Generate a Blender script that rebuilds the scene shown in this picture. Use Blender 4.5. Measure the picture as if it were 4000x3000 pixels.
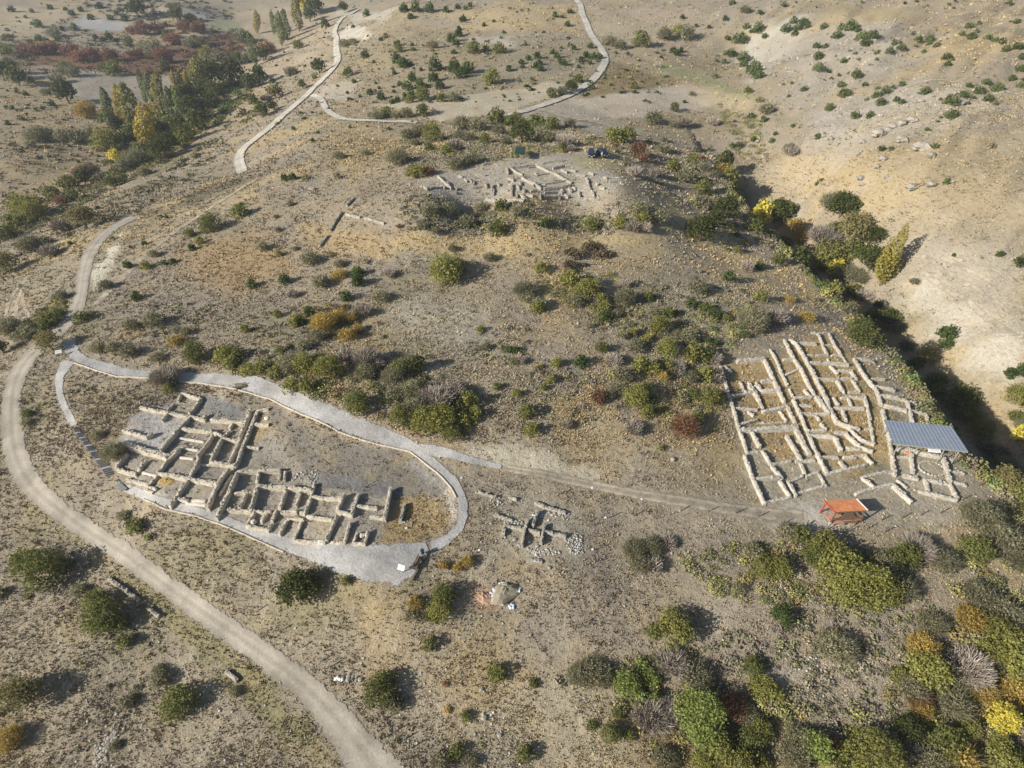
import bpy, math, random
import numpy as np
R=math.radians
rng=np.random.default_rng(7); random.seed(7)
for _o in list(bpy.data.objects): bpy.data.objects.remove(_o)
SC=bpy.context.scene; COL=SC.collection
# ------------------------------------------------------------------ camera model
F=2311.0; PITCH=R(38.0); H=60.0
cp_,sp_=math.cos(PITCH),math.sin(PITCH)
def rays(px,py):
    u=(np.asarray(px,float)-2000)/F; v=(1500-np.asarray(py,float))/F
    return np.stack([u, cp_+v*sp_, -sp_+v*cp_],-1)          # depth-1 rays
def onz(px,py,z):
    d=rays(px,py); k=(np.asarray(z,float)-H)/d[...,2]
    return np.stack([d[...,0]*k,d[...,1]*k,np.asarray(z,float)+0*k],-1)
# ------------------------------------------------------------------ noise
def _h(ix,iy,s):
    n=(ix.astype(np.int64)*374761393+iy.astype(np.int64)*668265263+s*1446647)&0xffffffff
    n=((n^(n>>13))*1274126177)&0xffffffff
    n=n^(n>>16)
    return (n&0xffffff)/float(0xffffff)
def vnoise(x,y,s=0):
    xi=np.floor(x);yi=np.floor(y);fx=x-xi;fy=y-yi
    fx=fx*fx*(3-2*fx);fy=fy*fy*(3-2*fy)
    a=_h(xi,yi,s);b=_h(xi+1,yi,s);c=_h(xi,yi+1,s);d=_h(xi+1,yi+1,s)
    return (a*(1-fx)+b*fx)*(1-fy)+(c*(1-fx)+d*fx)*fy
def fbm(x,y,s=0,o=4):
    t=0;a=.5;n=0
    for i in range(o):
        t=t+a*vnoise(x*2**i+17.3*i,y*2**i-9.1*i,s+i);n+=a;a*=.5
    return t/n
def sstep(a,b,x):
    t=np.clip((x-a)/(b-a),0,1);return t*t*(3-2*t)
# ------------------------------------------------------------------ frames (zoomed crops the plan was read from)
FR={'p':(0,0,1),
 '00':(0,0,2.212),'10':(1000,0,2.212),'20':(2000,0,2.212),'30':(3000,0,2.212),
 '01':(0,750,2.212),'11':(1000,750,2.212),'21':(2000,750,2.212),'31':(3000,750,2.212),
 '02':(0,1500,2.212),'12':(1000,1500,2.212),'22':(2000,1500,2.212),'32':(3000,1500,2.212),
 '03':(0,2250,2.212),'13':(1000,2250,2.212),'23':(2000,2250,2.212),'33':(3000,2250,2.212),
 'a1':(430,1500,5.53),'a2':(430,1750,5.53),'a3':(750,1550,5.53),'a4':(750,1800,5.53),'a5':(1100,1800,5.53),
 'b1':(2780,1280,5.53),'b2':(3080,1280,5.53),'b3':(3280,1350,3.1725),'b4':(2800,1500,3.1725),'b5':(3100,1550,3.1725),
 'b6':(2800,1700,3.1725),'b7':(3150,1750,3.1725),'b8':(3400,1600,2.538),
 'd':(1850,1850,4.424),'c2':(1650,580,3.1725),'c3':(1950,560,4.23),'c4':(2150,600,4.23),'h':(3180,1920,4.23)}
def fp(fr,x,y):
    o=FR[fr];return (o[0]+x/o[2],o[1]+y/o[2])
def pts(s,fr='p'):
    return [fp(fr,*[float(q) for q in t.split(',')]) for t in s.split()]
# ------------------------------------------------------------------ terrain control points  px,py,z
CPS="""400,1750,.5 700,1700,.7 600,1950,-.3 900,2000,-.2 1300,2130,-.3 1500,2250,-.6 1700,2050,0 1150,1850,.4 1000,1680,.9 800,1580,1.1
300,1400,1 600,1430,2 900,1500,3.2 1200,1590,3.8 1500,1700,3 1700,1790,2 1820,1950,.8 1500,1820,1.0 1650,1950,.1
60,1500,-.6 40,1700,-2.4 150,1870,-3.6 370,2080,-4.6 650,2280,-5.6 1000,2530,-7 1400,2900,-9 250,1700,-1 450,2000,-3.2
100,2200,-6.2 300,2500,-8 100,2800,-10.5 600,2900,-10.2 900,2750,-8.8 900,2200,-3.2 1200,2380,-4.2 1500,2500,-5 1350,2650,-7
2050,2000,0 2200,2150,-.5 1950,1880,.8 2300,1880,.5 2700,1960,.3 2100,1750,2.4 2600,1800,1.6
2900,1500,1 3100,1300,1.5 3000,1850,0 3400,1900,-.1 3700,1900,-.2 3500,1550,.5 3300,2020,-.3
2500,2150,-1.4 2900,2200,-1.6 3400,2200,-1.6 3900,2150,-2 2000,2500,-5 2500,2500,-5 3000,2500,-4.4 3600,2500,-4.4
2000,2900,-9 2500,2900,-9 3000,2950,-8.5 3800,2900,-8
1000,1200,2.6 1500,1300,4 2000,1400,4.6 2400,1400,4 2700,1300,3 2900,1150,2.3 1300,1000,5.4 1800,1000,6.3 2300,1000,6 2700,950,4
1760,782,11.6 2050,792,11.8 2380,778,11.6 1800,850,7.6 2300,855,7.6 2050,690,12.2 2460,700,11.2 1640,720,11 1700,650,11.8 2100,640,12.4 2400,600,11.6 2570,700,6.8 1300,700,8 1000,800,5 800,950,3.2 600,1100,1.6 400,1200,.7
1900,520,8 2500,560,7 1500,560,7.5 1200,550,6
400,900,-1 300,1100,-.4 200,1300,-.3 50,1200,-4 100,1000,-7 250,850,-8 500,780,-6 700,700,-5 930,640,-2.5 940,662,-2.8 1000,690,4.2 900,738,2.8 780,802,1.0 660,850,-.3 1100,470,0 1250,330,2 1320,200,3 1330,80,5
50,820,-12 400,650,-14 600,550,-15 900,400,-14 1000,250,-12 700,330,-14 300,300,-12 100,450,-12 50,650,-10 1150,150,-8
100,100,-2 400,60,0 700,20,5 200,180,-8 600,120,-7 900,60,-5 1200,20,2
1600,350,8 1500,200,11 1700,100,16 1900,200,14 1600,20,22 2100,50,22 2000,350,9.5 2250,300,11 2300,120,17 2250,0,25 2500,400,8.5 2700,300,10 2600,150,16 2700,20,25
2900,250,9 2800,450,5.5 2950,600,2.5 2700,650,4.5
3100,100,22 3100,300,15 3300,200,21 3500,50,29 3600,250,23 3900,100,31 3900,300,24 3300,500,12 3600,450,16.5 3900,500,18 3200,700,4.5 3500,700,9 3800,750,10
3400,900,.5 3700,1000,.5 3950,1050,.5 3640,1150,-4.5 3920,1350,-5 4020,1600,-7"""
C=np.array([[float(v) for v in t.split(',')] for t in CPS.split()])
CW=onz(C[:,0],C[:,1],C[:,2])
extra=np.array([[0,1400,70],[-900,1300,40],[900,1200,110],[-500,600,10],[420,330,50],[-200,150,-14],[-150,60,-8],[-90,0,-14],[0,-60,-16],[90,0,-12],[160,60,-2],[-1200,600,30],[1200,700,110],[180,130,12],[400,-60,0],[-400,-60,-10]],float)
CW=np.vstack([CW,extra])
cc=7.0
def kern(a,b):
    d2=((a[:,None,:2]-b[None,:,:2])**2).sum(-1); return np.sqrt(d2+cc*cc)
n=len(CW); K=kern(CW,CW)-0.25*np.eye(n)
P=np.c_[np.ones(n),CW[:,:2]/100]
A=np.block([[K,P],[P.T,np.zeros((3,3))]])
sol=np.linalg.solve(A,np.r_[CW[:,2],np.zeros(3)])
def rbf(x,y):
    sh=x.shape; q=np.c_[x.ravel(),y.ravel()]; out=np.empty(len(q))
    for i in range(0,len(q),20000):
        b=q[i:i+20000]; out[i:i+20000]=kern(b,CW)@sol[:n]+np.c_[np.ones(len(b)),b/100]@sol[n:]
    return out.reshape(sh)
# ------------------------------------------------------------------ ground grid (rows widen away from the hill's foot)
ys=[-70.0]
while ys[-1]<1400: ys.append(ys[-1]+max(.5 if ys[-1]>12 else 2.0,ys[-1]*.0058))
YR=np.array(ys); NC=470; TC=np.linspace(-1,1,NC)
def Wd(y): return 85+.95*np.abs(y)
GX=TC[None,:]*Wd(YR)[:,None]; GY=np.repeat(YR[:,None],NC,1)
def polydist(px_,py_,line):
    """distance + signed side to a polyline (world)"""
    best=np.full(px_.shape,1e9); side=np.zeros(px_.shape); tt=np.zeros(px_.shape)
    L=0
    segs=[]
    for (a,b) in zip(line[:-1],line[1:]):
        a=np.array(a[:2]);b=np.array(b[:2]);l=np.hypot(*(b-a));segs.append((a,b,L,l));L+=l
    for a,b,l0,l in segs:
        d=b-a; t=np.clip(((px_-a[0])*d[0]+(py_-a[1])*d[1])/(l*l+1e-9),0,1)
        qx=px_-a[0]-t*d[0]; qy=py_-a[1]-t*d[1]; dd=np.hypot(qx,qy)
        m=dd<best; best=np.where(m,dd,best); side=np.where(m,np.sign(d[0]*qy-d[1]*qx),side); tt=np.where(m,(l0+t*l)/L,tt)
    return best,side,tt
GZ=rbf(GX,GY)
# the ravine: steep bank on the hill's side, gentler on the far side
edge=onz([2760,2850,2990,3080,3170,3300,3450,3560,3640,3750,3900,4040],[600,730,860,930,1000,1150,1310,1400,1540,1740,1890,2010],[4,3,2,1.5,1,.6,.3,0,0,-.2,-.5,-.8])
rav=edge.copy()[:,:2]
dist,side,tt=polydist(GX,GY,[tuple(p) for p in rav])
s=np.where(side>0,dist,-dist)      # + = left of direction of travel
DEEP=11.5*sstep(0,.16,tt)*sstep(1.02,.92,tt)+1.5
right=s+(fbm(GX/7,GY/7,41,3)-.5)*5.0*sstep(-9,0,s)  # travel is away->near so left-hand side is +X
carve=np.where(right>0, sstep(-.5,7.5,right)*(1-sstep(11,36,right)), 0)
GZ=GZ-carve*DEEP
d0=np.hypot(GX,GY)
amp=np.clip((GY-20)/200,.25,1.6)
GZ+= (fbm(GX/28,GY/28,3,4)-.5)*1.6*amp*np.where(np.abs(GX)>0,1,1)*sstep(60,180,GY)
GZ+= (fbm(GX/6,GY/6,11,3)-.5)*.42
rr_=GX*.80+GY*.60; ra_=-GX*.60+GY*.80
rib=1-np.abs(2*fbm(ra_/13,rr_/46,55,4)-1)
GZ+= (rib-.6)*4.6*sstep(84,120,GX)*sstep(60,110,GY)*sstep(700,300,GY)
GZ+= (vnoise(GX/1.7,GY/1.7,31)-.5)*.16*sstep(150,40,GY)
def hs(x,y):
    x=np.asarray(x,float);y=np.asarray(y,float)
    r=np.clip(np.searchsorted(YR,y)-1,0,len(YR)-2); fy=np.clip((y-YR[r])/(YR[r+1]-YR[r]),0,1)
    t=np.clip((x/Wd(y)+1)/2*(NC-1),0,NC-1.001); c=t.astype(int); fx=t-c
    return (GZ[r,c]*(1-fx)+GZ[r,c+1]*fx)*(1-fy)+(GZ[r+1,c]*(1-fx)+GZ[r+1,c+1]*fx)*fy
YS=np.exp(np.linspace(np.log(9),np.log(1350),1500))
def at(px,py,dz=0.0):
    px=np.atleast_1d(np.asarray(px,float));py=np.atleast_1d(np.asarray(py,float))
    out=np.empty((len(px),3))
    for i in range(0,len(px),400):
        d=rays(px[i:i+400],py[i:i+400]); k=YS[None,:]/d[:,1:2]
        X=d[:,0:1]*k; Z=H+d[:,2:3]*k; Y=np.broadcast_to(YS[None,:],X.shape)
        f=Z-hs(X,Y)-dz; neg=f<0; j=np.where(neg.any(1),neg.argmax(1),f.shape[1]-1); j=np.maximum(j,1)
        ar=np.arange(len(j)); f0=f[ar,j-1];f1=f[ar,j]; w=np.clip(f0/(f0-f1+1e-9),0,1)
        yy=YS[j-1]*(1-w)+YS[j]*w; kk=yy/d[:,1]
        x=d[:,0]*kk; out[i:i+400]=np.c_[x,yy,hs(x,yy)]
    return out
def at1(px,py,dz=0.0): return at([px],[py],dz)[0]
def depth(p): return p[1]*cp_+(H-p[2])*sp_
# ------------------------------------------------------------------ helpers: meshes, objects, tags
def mesh_np(name,v,f,attrs=None,smooth=False):
    me=bpy.data.meshes.new(name); v=np.ascontiguousarray(v,dtype=np.float32); f=np.ascontiguousarray(f,dtype=np.int32)
    me.vertices.add(len(v)); me.vertices.foreach_set('co',v.ravel())
    me.loops.add(f.size); me.loops.foreach_set('vertex_index',f.ravel())
    me.polygons.add(len(f)); me.polygons.foreach_set('loop_start',np.arange(0,f.size,f.shape[1],dtype=np.int32))
    if smooth: me.polygons.foreach_set('use_smooth',np.ones(len(f),dtype=bool))
    for k,a in (attrs or {}).items():
        a=np.asarray(a,dtype=np.float32)
        if a.ndim==2:
            if a.shape[1]==3: a=np.c_[a,np.ones(len(a),np.float32)]
            at_=me.attributes.new(k,'FLOAT_COLOR','POINT'); at_.data.foreach_set('color',np.ascontiguousarray(a,dtype=np.float32).ravel())
        else:
            at_=me.attributes.new(k,'FLOAT','POINT'); at_.data.foreach_set('value',a.ravel())
    me.update(calc_edges=True); return me
class MB:
    def __init__(s): s.v=[];s.f=[]
    def add(s,v,f):
        o=len(s.v); s.v+= [tuple(map(float,q)) for q in v]; s.f+=[tuple(i+o for i in q) for q in f]
    def box(s,c,sz,rz=0,tilt=None):
        hx,hy,hz=sz[0]/2,sz[1]/2,sz[2]/2; co,si=math.cos(rz),math.sin(rz); V=[]
        for z in(-hz,hz):
            for x,y in((-hx,-hy),(hx,-hy),(hx,hy),(-hx,hy)):
                V.append((c[0]+x*co-y*si,c[1]+x*si+y*co,c[2]+z))
        s.add(V,[(0,3,2,1),(4,5,6,7),(0,1,5,4),(1,2,6,5),(2,3,7,6),(3,0,4,7)])
    def bar(s,a,b,w,t=None):
        a=np.array(a,float);b=np.array(b,float);d=b-a;L=np.linalg.norm(d);d/=L
        up=np.array((0,0,1.)) if abs(d[2])<.95 else np.array((1.,0,0)); x=np.cross(d,up);x/=np.linalg.norm(x);y=np.cross(x,d); t=t or w
        V=[]
        for p in(a,b):
            for i,j in((-1,-1),(1,-1),(1,1),(-1,1)): V.append(p+x*i*w/2+y*j*t/2)
        s.add(V,[(3,2,1,0),(4,5,6,7),(0,1,5,4),(1,2,6,5),(2,3,7,6),(3,0,4,7)])
    def tube(s,P,rad,k=7,cap=True):
        P=[np.array(p,float) for p in P]; rings=[]
        for i,p in enumerate(P):
            d=(P[min(i+1,len(P)-1)]-P[max(i-1,0)]); d/=np.linalg.norm(d)+1e-9
            up=np.array((0,0,1.)) if abs(d[2])<.95 else np.array((1.,0,0)); x=np.cross(d,up);x/=np.linalg.norm(x);y=np.cross(x,d)
            rings.append([p+rad[i]*(math.cos(2*math.pi*j/k)*x+math.sin(2*math.pi*j/k)*y) for j in range(k)])
        V=[q for r in rings for q in r]; Fc=[]
        for i in range(len(P)-1):
            for j in range(k): Fc.append((i*k+j,i*k+(j+1)%k,(i+1)*k+(j+1)%k,(i+1)*k+j))
        if cap: Fc+=[tuple(range(k))[::-1],tuple(range((len(P)-1)*k,len(P)*k))]
        s.add(V,Fc)
    def lathe(s,c,prof,k=14):
        V=[];Fc=[]
        for r,z in prof:
            for j in range(k): V.append((c[0]+r*math.cos(2*math.pi*j/k),c[1]+r*math.sin(2*math.pi*j/k),c[2]+z))
        for i in range(len(prof)-1):
            for j in range(k): Fc.append((i*k+j,i*k+(j+1)%k,(i+1)*k+(j+1)%k,(i+1)*k+j))
        Fc.append(tuple(range(k))[::-1]); Fc.append(tuple(range((len(prof)-1)*k,len(prof)*k))); s.add(V,Fc)
    def mesh(s,name,smooth=False):
        me=bpy.data.meshes.new(name); me.from_pydata(s.v,[],s.f)
        if smooth:
            for p in me.polygons: p.use_smooth=True
        me.update(); return me
def link(name,me,mat=None,parent=None,loc=(0,0,0),rz=0,kind=None):
    o=bpy.data.objects.new(name,me); COL.objects.link(o); o.location=tuple(map(float,loc)); o.rotation_euler=(0,0,rz)
    if parent: o.parent=parent
    if mat and me and not me.materials: me.materials.append(mat)
    if kind: o['kind']=kind
    return o
def empty(name,loc=(0,0,0),rz=0): 
    o=bpy.data.objects.new(name,None); COL.objects.link(o); o.location=tuple(map(float,loc)); o.rotation_euler=(0,0,rz); o.empty_display_size=.3; return o
def tag(o,label,cat,group=None):
    o['label']=label;o['category']=cat
    if group:o['group']=group
    return o
# ------------------------------------------------------------------ materials
def mat(name):
    m=bpy.data.materials.new(name); m.use_nodes=True; nt=m.node_tree; b=nt.nodes['Principled BSDF']; b.inputs['Roughness'].default_value=.9
    b.inputs['Specular IOR Level'].default_value=.2
    return m,nt,b
def N(nt,t,**kw):
    n_=nt.nodes.new(t)
    for k,v in kw.items():
        if hasattr(n_,k): setattr(n_,k,v)
        else: n_.inputs[k].default_value=v
    return n_
def mixc(nt,a,b,f,mode='MIX'):
    m=nt.nodes.new('ShaderNodeMix'); m.data_type='RGBA'; m.blend_type=mode
    for s_,v in((0,f),(6,a),(7,b)):
        if hasattr(v,'is_linked') or hasattr(v,'links'): nt.links.new(v,m.inputs[s_])
        elif isinstance(v,(int,float)): m.inputs[s_].default_value=v if s_==0 else (v,v,v,1)
        else: m.inputs[s_].default_value=(*v,1)
    return m.outputs[2]
def ramp(nt,src,st):
    r=nt.nodes.new('ShaderNodeValToRGB'); e=r.color_ramp.elements
    while len(e)<len(st): e.new(.5)
    for i,(p,c) in enumerate(st):
        e[i].position=p; e[i].color=(c,c,c,1) if isinstance(c,(int,float)) else (*c,1)
    nt.links.new(src,r.inputs[0]); return r.outputs[0]
def plain(name,c,rough=.8,metal=0,var=.15,scale=3):
    m,nt,b=mat(name); nz=N(nt,'ShaderNodeTexNoise'); nz.inputs['Scale'].default_value=scale; nz.inputs['Detail'].default_value=4
    co=N(nt,'ShaderNodeTexCoord'); nt.links.new(co.outputs['Object'],nz.inputs['Vector'])
    f=ramp(nt,nz.outputs[0],[(.3,1-var),(.7,1+var)]); nt.links.new(mixc(nt,c,f,1.0,'MULTIPLY'),b.inputs['Base Color'])
    b.inputs['Roughness'].default_value=rough; b.inputs['Metallic'].default_value=metal; return m
def bump(nt,b,h,st,dist):
    n_=nt.nodes.new('ShaderNodeBump'); n_.inputs['Strength'].default_value=st; n_.inputs['Distance'].default_value=dist
    nt.links.new(h,n_.inputs['Height']); nt.links.new(n_.outputs[0],b.inputs['Normal'])
def foliage_mat(name,c,c2,transl=.25):
    m,nt,b=mat(name); a=N(nt,'ShaderNodeAttribute',attribute_name='tint'); oi=N(nt,'ShaderNodeObjectInfo')
    col=mixc(nt,c,c2,a.outputs['Fac']); 
    f=ramp(nt,oi.outputs['Random'],[(0,.78),(1,1.2)]); col=mixc(nt,col,f,1.0,'MULTIPLY')
    b.inputs['Roughness'].default_value=.75
    nt.links.new(col,b.inputs['Base Color'])
    if transl:
        t=N(nt,'ShaderNodeBsdfTranslucent'); nt.links.new(col,t.inputs[0]); mx=N(nt,'ShaderNodeMixShader'); mx.inputs[0].default_value=transl
        nt.links.new(b.outputs[0],mx.inputs[1]); nt.links.new(t.outputs[0],mx.inputs[2]); nt.links.new(mx.outputs[0],nt.nodes['Material Output'].inputs[0])
    return m
# ================================================================== ground colour (real soil / grass / chalk colours, by place)
gx,gy=GX,GY
n1=fbm(gx/22,gy/22,101,4);n2=fbm(gx/9,gy/9,202,4);n3=fbm(gx/3,gy/3,303,3);n4=fbm(gx/60,gy/60,404,3);nj=fbm(gx/4,gy/4,505,3)
def C3(*c): return np.array(c)
def mixa(a,b,f): return a*(1-f[...,None])+b*f[...,None]
grey=C3(.325,.277,.202);gold=C3(.43,.335,.185);purp=C3(.285,.246,.196);oliv=C3(.235,.212,.128);pale=C3(.46,.41,.32)
col=mixa(np.broadcast_to(grey,gx.shape+(3,)).copy(),gold,sstep(.50,.74,n1)*.75)
col=mixa(col,purp,sstep(.52,.72,n2)*.75)
col=mixa(col,oliv,sstep(.58,.78,fbm(gx/13,gy/13,606,4))*.6)
col=mixa(col,pale,sstep(.62,.80,n3)*.35)
grass=np.ones(gx.shape)
def zone(poly,c,st=1.0,soft=1.5,fr='p',g=None,wob=2.0):
    global col,grass
    p=pts(poly,fr) if isinstance(poly,str) else poly
    w=at([q[0] for q in p],[q[1] for q in p])[:,:2]
    sc=np.clip(depth(np.r_[w.mean(0),0])/90,.6,2.2); soft=soft*sc; wob=wob*sc
    x0,y0=w.min(0)-3*soft-wob;x1,y1=w.max(0)+3*soft+wob
    m=(gx>x0)&(gx<x1)&(gy>y0)&(gy<y1)
    if not m.any(): return
    X=gx[m];Y=gy[m]; ww=(fbm(X/(3*sc),Y/(3*sc),77,3)-.5)*2*wob
    ins=np.zeros(X.shape,bool); dm=np.full(X.shape,1e9)
    for a,b in zip(w,np.roll(w,-1,0)):
        d=b-a; t=np.clip(((X-a[0])*d[0]+(Y-a[1])*d[1])/(d@d+1e-9),0,1)
        dm=np.minimum(dm,np.hypot(X-a[0]-t*d[0],Y-a[1]-t*d[1]))
        cr=((a[1]>Y)!=(b[1]>Y)); xx=(b[0]-a[0])*(Y-a[1])/((b[1]-a[1])+1e-12)+a[0]; ins^=cr&(X<xx)
    sd=np.where(ins,dm,-dm)+ww
    f=sstep(-soft,soft,sd)*st
    if c is not None: 
        cc_=np.array(c)*(.85+.3*n3[m])[:,None]*(.9+.2*n2[m])[:,None]
        col[m]=col[m]*(1-f[:,None])+cc_*f[:,None]
    if g is not None: grass[m]=grass[m]*(1-f)+g*f
TAN=(.44,.355,.215)
# valley on the left
zone("0,330 380,330 520,480 400,720 0,900",(.37,.29,.175),.7,3)
zone("200,345 310,280 520,292 760,300 720,372 480,455 330,400",(.315,.28,.225),.97,.8,g=.06)
zone("60,205 235,185 470,212 700,160 930,120 960,195 740,225 715,285 530,292 350,272 120,250",(.16,.082,.05),.85,2,g=.8)
zone("0,170 120,190 130,260 0,300",(.12,.10,.05),.7,2)
zone("800,262 1000,232 1290,190 1290,232 1030,330 830,312",(.41,.335,.235),.9,1,g=.4)
zone("900,40 1200,10 1330,30 1300,180 960,200",(.40,.33,.23),.7,2)
zone("262,82 330,66 480,90 535,112 400,122 290,104",(.38,.38,.37),.9,1.5,g=.2)
zone("720,30 800,40 860,60 820,80 740,70",(.40,.38,.35),.6,1.5,g=.4)
zone("790,95 900,75 960,112 870,122",(.24,.255,.155),.9,1,g=.4)
zone("0,20 250,40 260,90 120,150 0,150",(.46,.38,.25),.75,3,g=.4)
zone("560,480 900,330 1010,290 960,420 700,640 520,720",(.18,.16,.09),.55,2)
zone("900,330 1090,300 1080,380 960,440 780,560 760,520",(.40,.33,.22),.5,2)
# centre, beyond the hill
zone("1250,200 1500,60 2000,180 2800,150 2950,420 2700,560 2300,520 1900,520 1400,480",(.30,.252,.165),.75,3)
zone("1450,412 1750,382 2150,322 2230,342 2130,392 2000,432 1720,472",(.475,.415,.30),.97,.8,g=.05)
zone("2120,430 2250,372 2550,340 2700,330 2800,390 2760,420 2560,440 2400,462 2230,442",(.445,.385,.30),.97,.8,g=.05)
zone("2280,362 2400,242 2650,312 2560,350 2300,386",(.225,.18,.10),.9,1.2)
zone("2490,232 2650,262 2950,380 2900,382 2640,292",(.245,.265,.14),.9,1,g=.3)
zone("2650,300 2960,400 2900,440 2780,390",(.47,.39,.235),.7,1.5)
zone("1700,60 2240,15 2262,62 2290,150 2010,112 1800,80",(.42,.335,.195),.75,2)
zone("2290,30 2700,20 2760,150 2700,250 2420,230 2320,130",(.37,.305,.22),.7,3)
zone("1365,95 1440,125 1440,155 1340,165 1310,150",(.56,.51,.42),.9,1,g=.2)
zone("1300,25 1560,25 1500,92 1380,82",(.50,.46,.38),.75,2,g=.4)
zone("1830,150 2000,140 2000,186 1850,170",(.50,.45,.37),.7,1,g=.4)
zone("1270,330 1400,322 1360,392 1230,390",(.50,.44,.34),.75,1.5,g=.4)
zone("1240,250 1330,240 1280,330",(.46,.38,.29),.7,1.5)
zone("1800,270 2350,190 2360,250 2200,300 1820,330",(.30,.265,.195),.6,2)
# right-hand hill
zone("2950,100 3150,60 3100,200 2950,330 2880,250",(.45,.425,.355),.85,2,g=.3)
zone("3150,450 3600,300 3650,400 3200,525",(.375,.345,.30),.8,2,g=.5)
zone("3000,150 3500,60 3600,240 3100,440",(.385,.345,.285),.75,3,g=.6)
zone("3550,352 3930,362 3900,432 3600,522 3300,622 3150,562",(.43,.385,.31),.7,3,g=.5)
zone("3190,45 3260,20 3330,25 3640,72 3570,86 3440,80",(.33,.275,.165),.95,.6,g=.1,wob=.5)
zone("3400,620 4000,560 4000,900 3500,900",(.385,.315,.205),.7,3)
zone("3150,0 4000,0 4000,120 3650,80 3330,15",(.365,.30,.205),.7,3)
zone("2950,560 3180,560 3200,720 3000,700",(.45,.36,.23),.5,3)
zone("3500,1105 3650,1085 3760,1160 4000,1350 4000,1480 3860,1480 3700,1330 3600,1220",(.50,.455,.365),.9,2,g=.35)
zone("3560,960 4000,1000 4000,1330 3760,1150",(.45,.40,.315),.7,3,g=.5)
zone("2930,720 3100,800 3090,860 2960,800",(.48,.44,.35),.7,1.5,g=.3)
# the hill
zone("355,1062 420,992 472,915 462,965 430,1062 372,1132",(.60,.56,.44),.95,.7,g=.15,wob=1)
zone("20,1260 40,1180 90,1100 110,1120 60,1200 140,1270 90,1290",(.52,.46,.36),.6,1,g=.4)
zone("250,1000 300,1050 290,1180 230,1250 140,1270 160,1120",(.34,.30,.225),.6,2)
zone("720,760 860,720 1000,690 1130,642 930,762 700,832",(.155,.135,.10),.85,1.5)
zone("640,840 1180,640 1120,690 700,880 480,1080 440,1090",(.40,.335,.225),.6,1)
zone("700,960 1000,900 1150,1052 900,1152 700,1052",(.36,.25,.125),.65,3)
zone("1350,480 1650,520 1500,640 1380,720 1250,620",(.43,.335,.19),.6,3)
zone("1500,922 2400,922 2520,952 2000,1002 1500,990",(.48,.375,.205),.8,1.5)
zone("1200,880 1560,930 1500,1010 1250,990",(.44,.325,.17),.7,2)
zone("2600,760 2820,930 2980,1030 2900,1060 2700,960 2550,800",(.47,.375,.215),.7,1.5)
zone("1640,700 1800,658 2000,622 2250,606 2440,700 2430,760 2200,782 1800,792 1680,762",(.40,.36,.295),.9,1.2,g=.15)
zone("2220,602 2460,590 2462,662 2300,662 2240,640",(.39,.345,.205),.85,1,g=.3)
zone("2050,425 2230,400 2500,510 2500,560 2380,540 2230,490 2060,455",(.345,.31,.245),.9,.6,g=.1)
zone("2150,560 2280,520 2300,600 2200,610",(.42,.36,.27),.7,1)
zone("1830,1722 2000,1750 2350,1840 2362,1872 2000,1826 1790,1772",(.50,.455,.35),.9,.8,g=.25)
zone("1450,1650 1830,1740 1800,1770 1500,1680",(.42,.325,.22),.7,.8)
zone("1520,1150 1900,1200 1950,1400 1500,1300",(.40,.37,.30),.5,3)
zone("350,1380 1200,1560 1200,1530 600,1380 380,1300",(.36,.29,.19),.4,2)
# terrace ruins on the left
zone("250,1440 520,1600 460,1700 480,1800 420,1860 330,1640",(.30,.25,.17),.7,1.5)
zone("545,1590 780,1550 985,1600 1180,1830 1540,1900 1530,2020 1490,2120 1250,2125 1000,2065 830,2015 560,1935 450,1830 460,1720",(.35,.315,.26),.92,.5,g=.12,wob=.4)
zone("520,1622 650,1592 740,1642 640,1762 470,1742",(.47,.445,.41),.9,.5,g=.03,wob=.4)
zone("470,1880 640,1930 660,1960 560,1950",(.46,.44,.41),.85,.5,g=.05,wob=.4)
zone("1310,1950 1420,1950 1390,2030 1300,2010",(.44,.41,.38),.8,.4,g=.05,wob=.3)
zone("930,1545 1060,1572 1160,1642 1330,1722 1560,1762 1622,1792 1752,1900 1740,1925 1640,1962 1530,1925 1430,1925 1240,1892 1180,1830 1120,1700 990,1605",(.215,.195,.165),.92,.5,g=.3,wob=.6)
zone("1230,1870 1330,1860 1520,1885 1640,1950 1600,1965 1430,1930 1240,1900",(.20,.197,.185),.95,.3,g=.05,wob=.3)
zone("1610,1790 1755,1898 1735,1920 1640,1850 1590,1800",(.36,.34,.30),.85,.3,g=.1,wob=.2)
zone("795,1540 955,1590 960,1640 800,1625",(.21,.207,.195),.95,.3,g=.05,wob=.3)
zone("1540,1965 1700,1935 1762,2022 1742,2082 1600,2122 1480,2135 1500,2030",(.37,.275,.14),.8,.6,g=.6)
zone("1745,1895 1775,1940 1790,2000 1770,2060 1755,2010 1735,1930",(.56,.50,.40),.9,.3,g=.1,wob=.3)
zone("980,1670 1040,1600 1055,1560 1060,1690 960,1740",(.44,.32,.155),.6,.5,g=.5)
# small dig
zone("1900,1940 2060,1930 2250,1980 2290,2110 2270,2190 2060,2180 1960,2080",(.36,.325,.25),.8,1,g=.2)
zone("1860,2120 1960,2140 1870,2230 1790,2260",(.34,.29,.21),.5,1)
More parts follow.
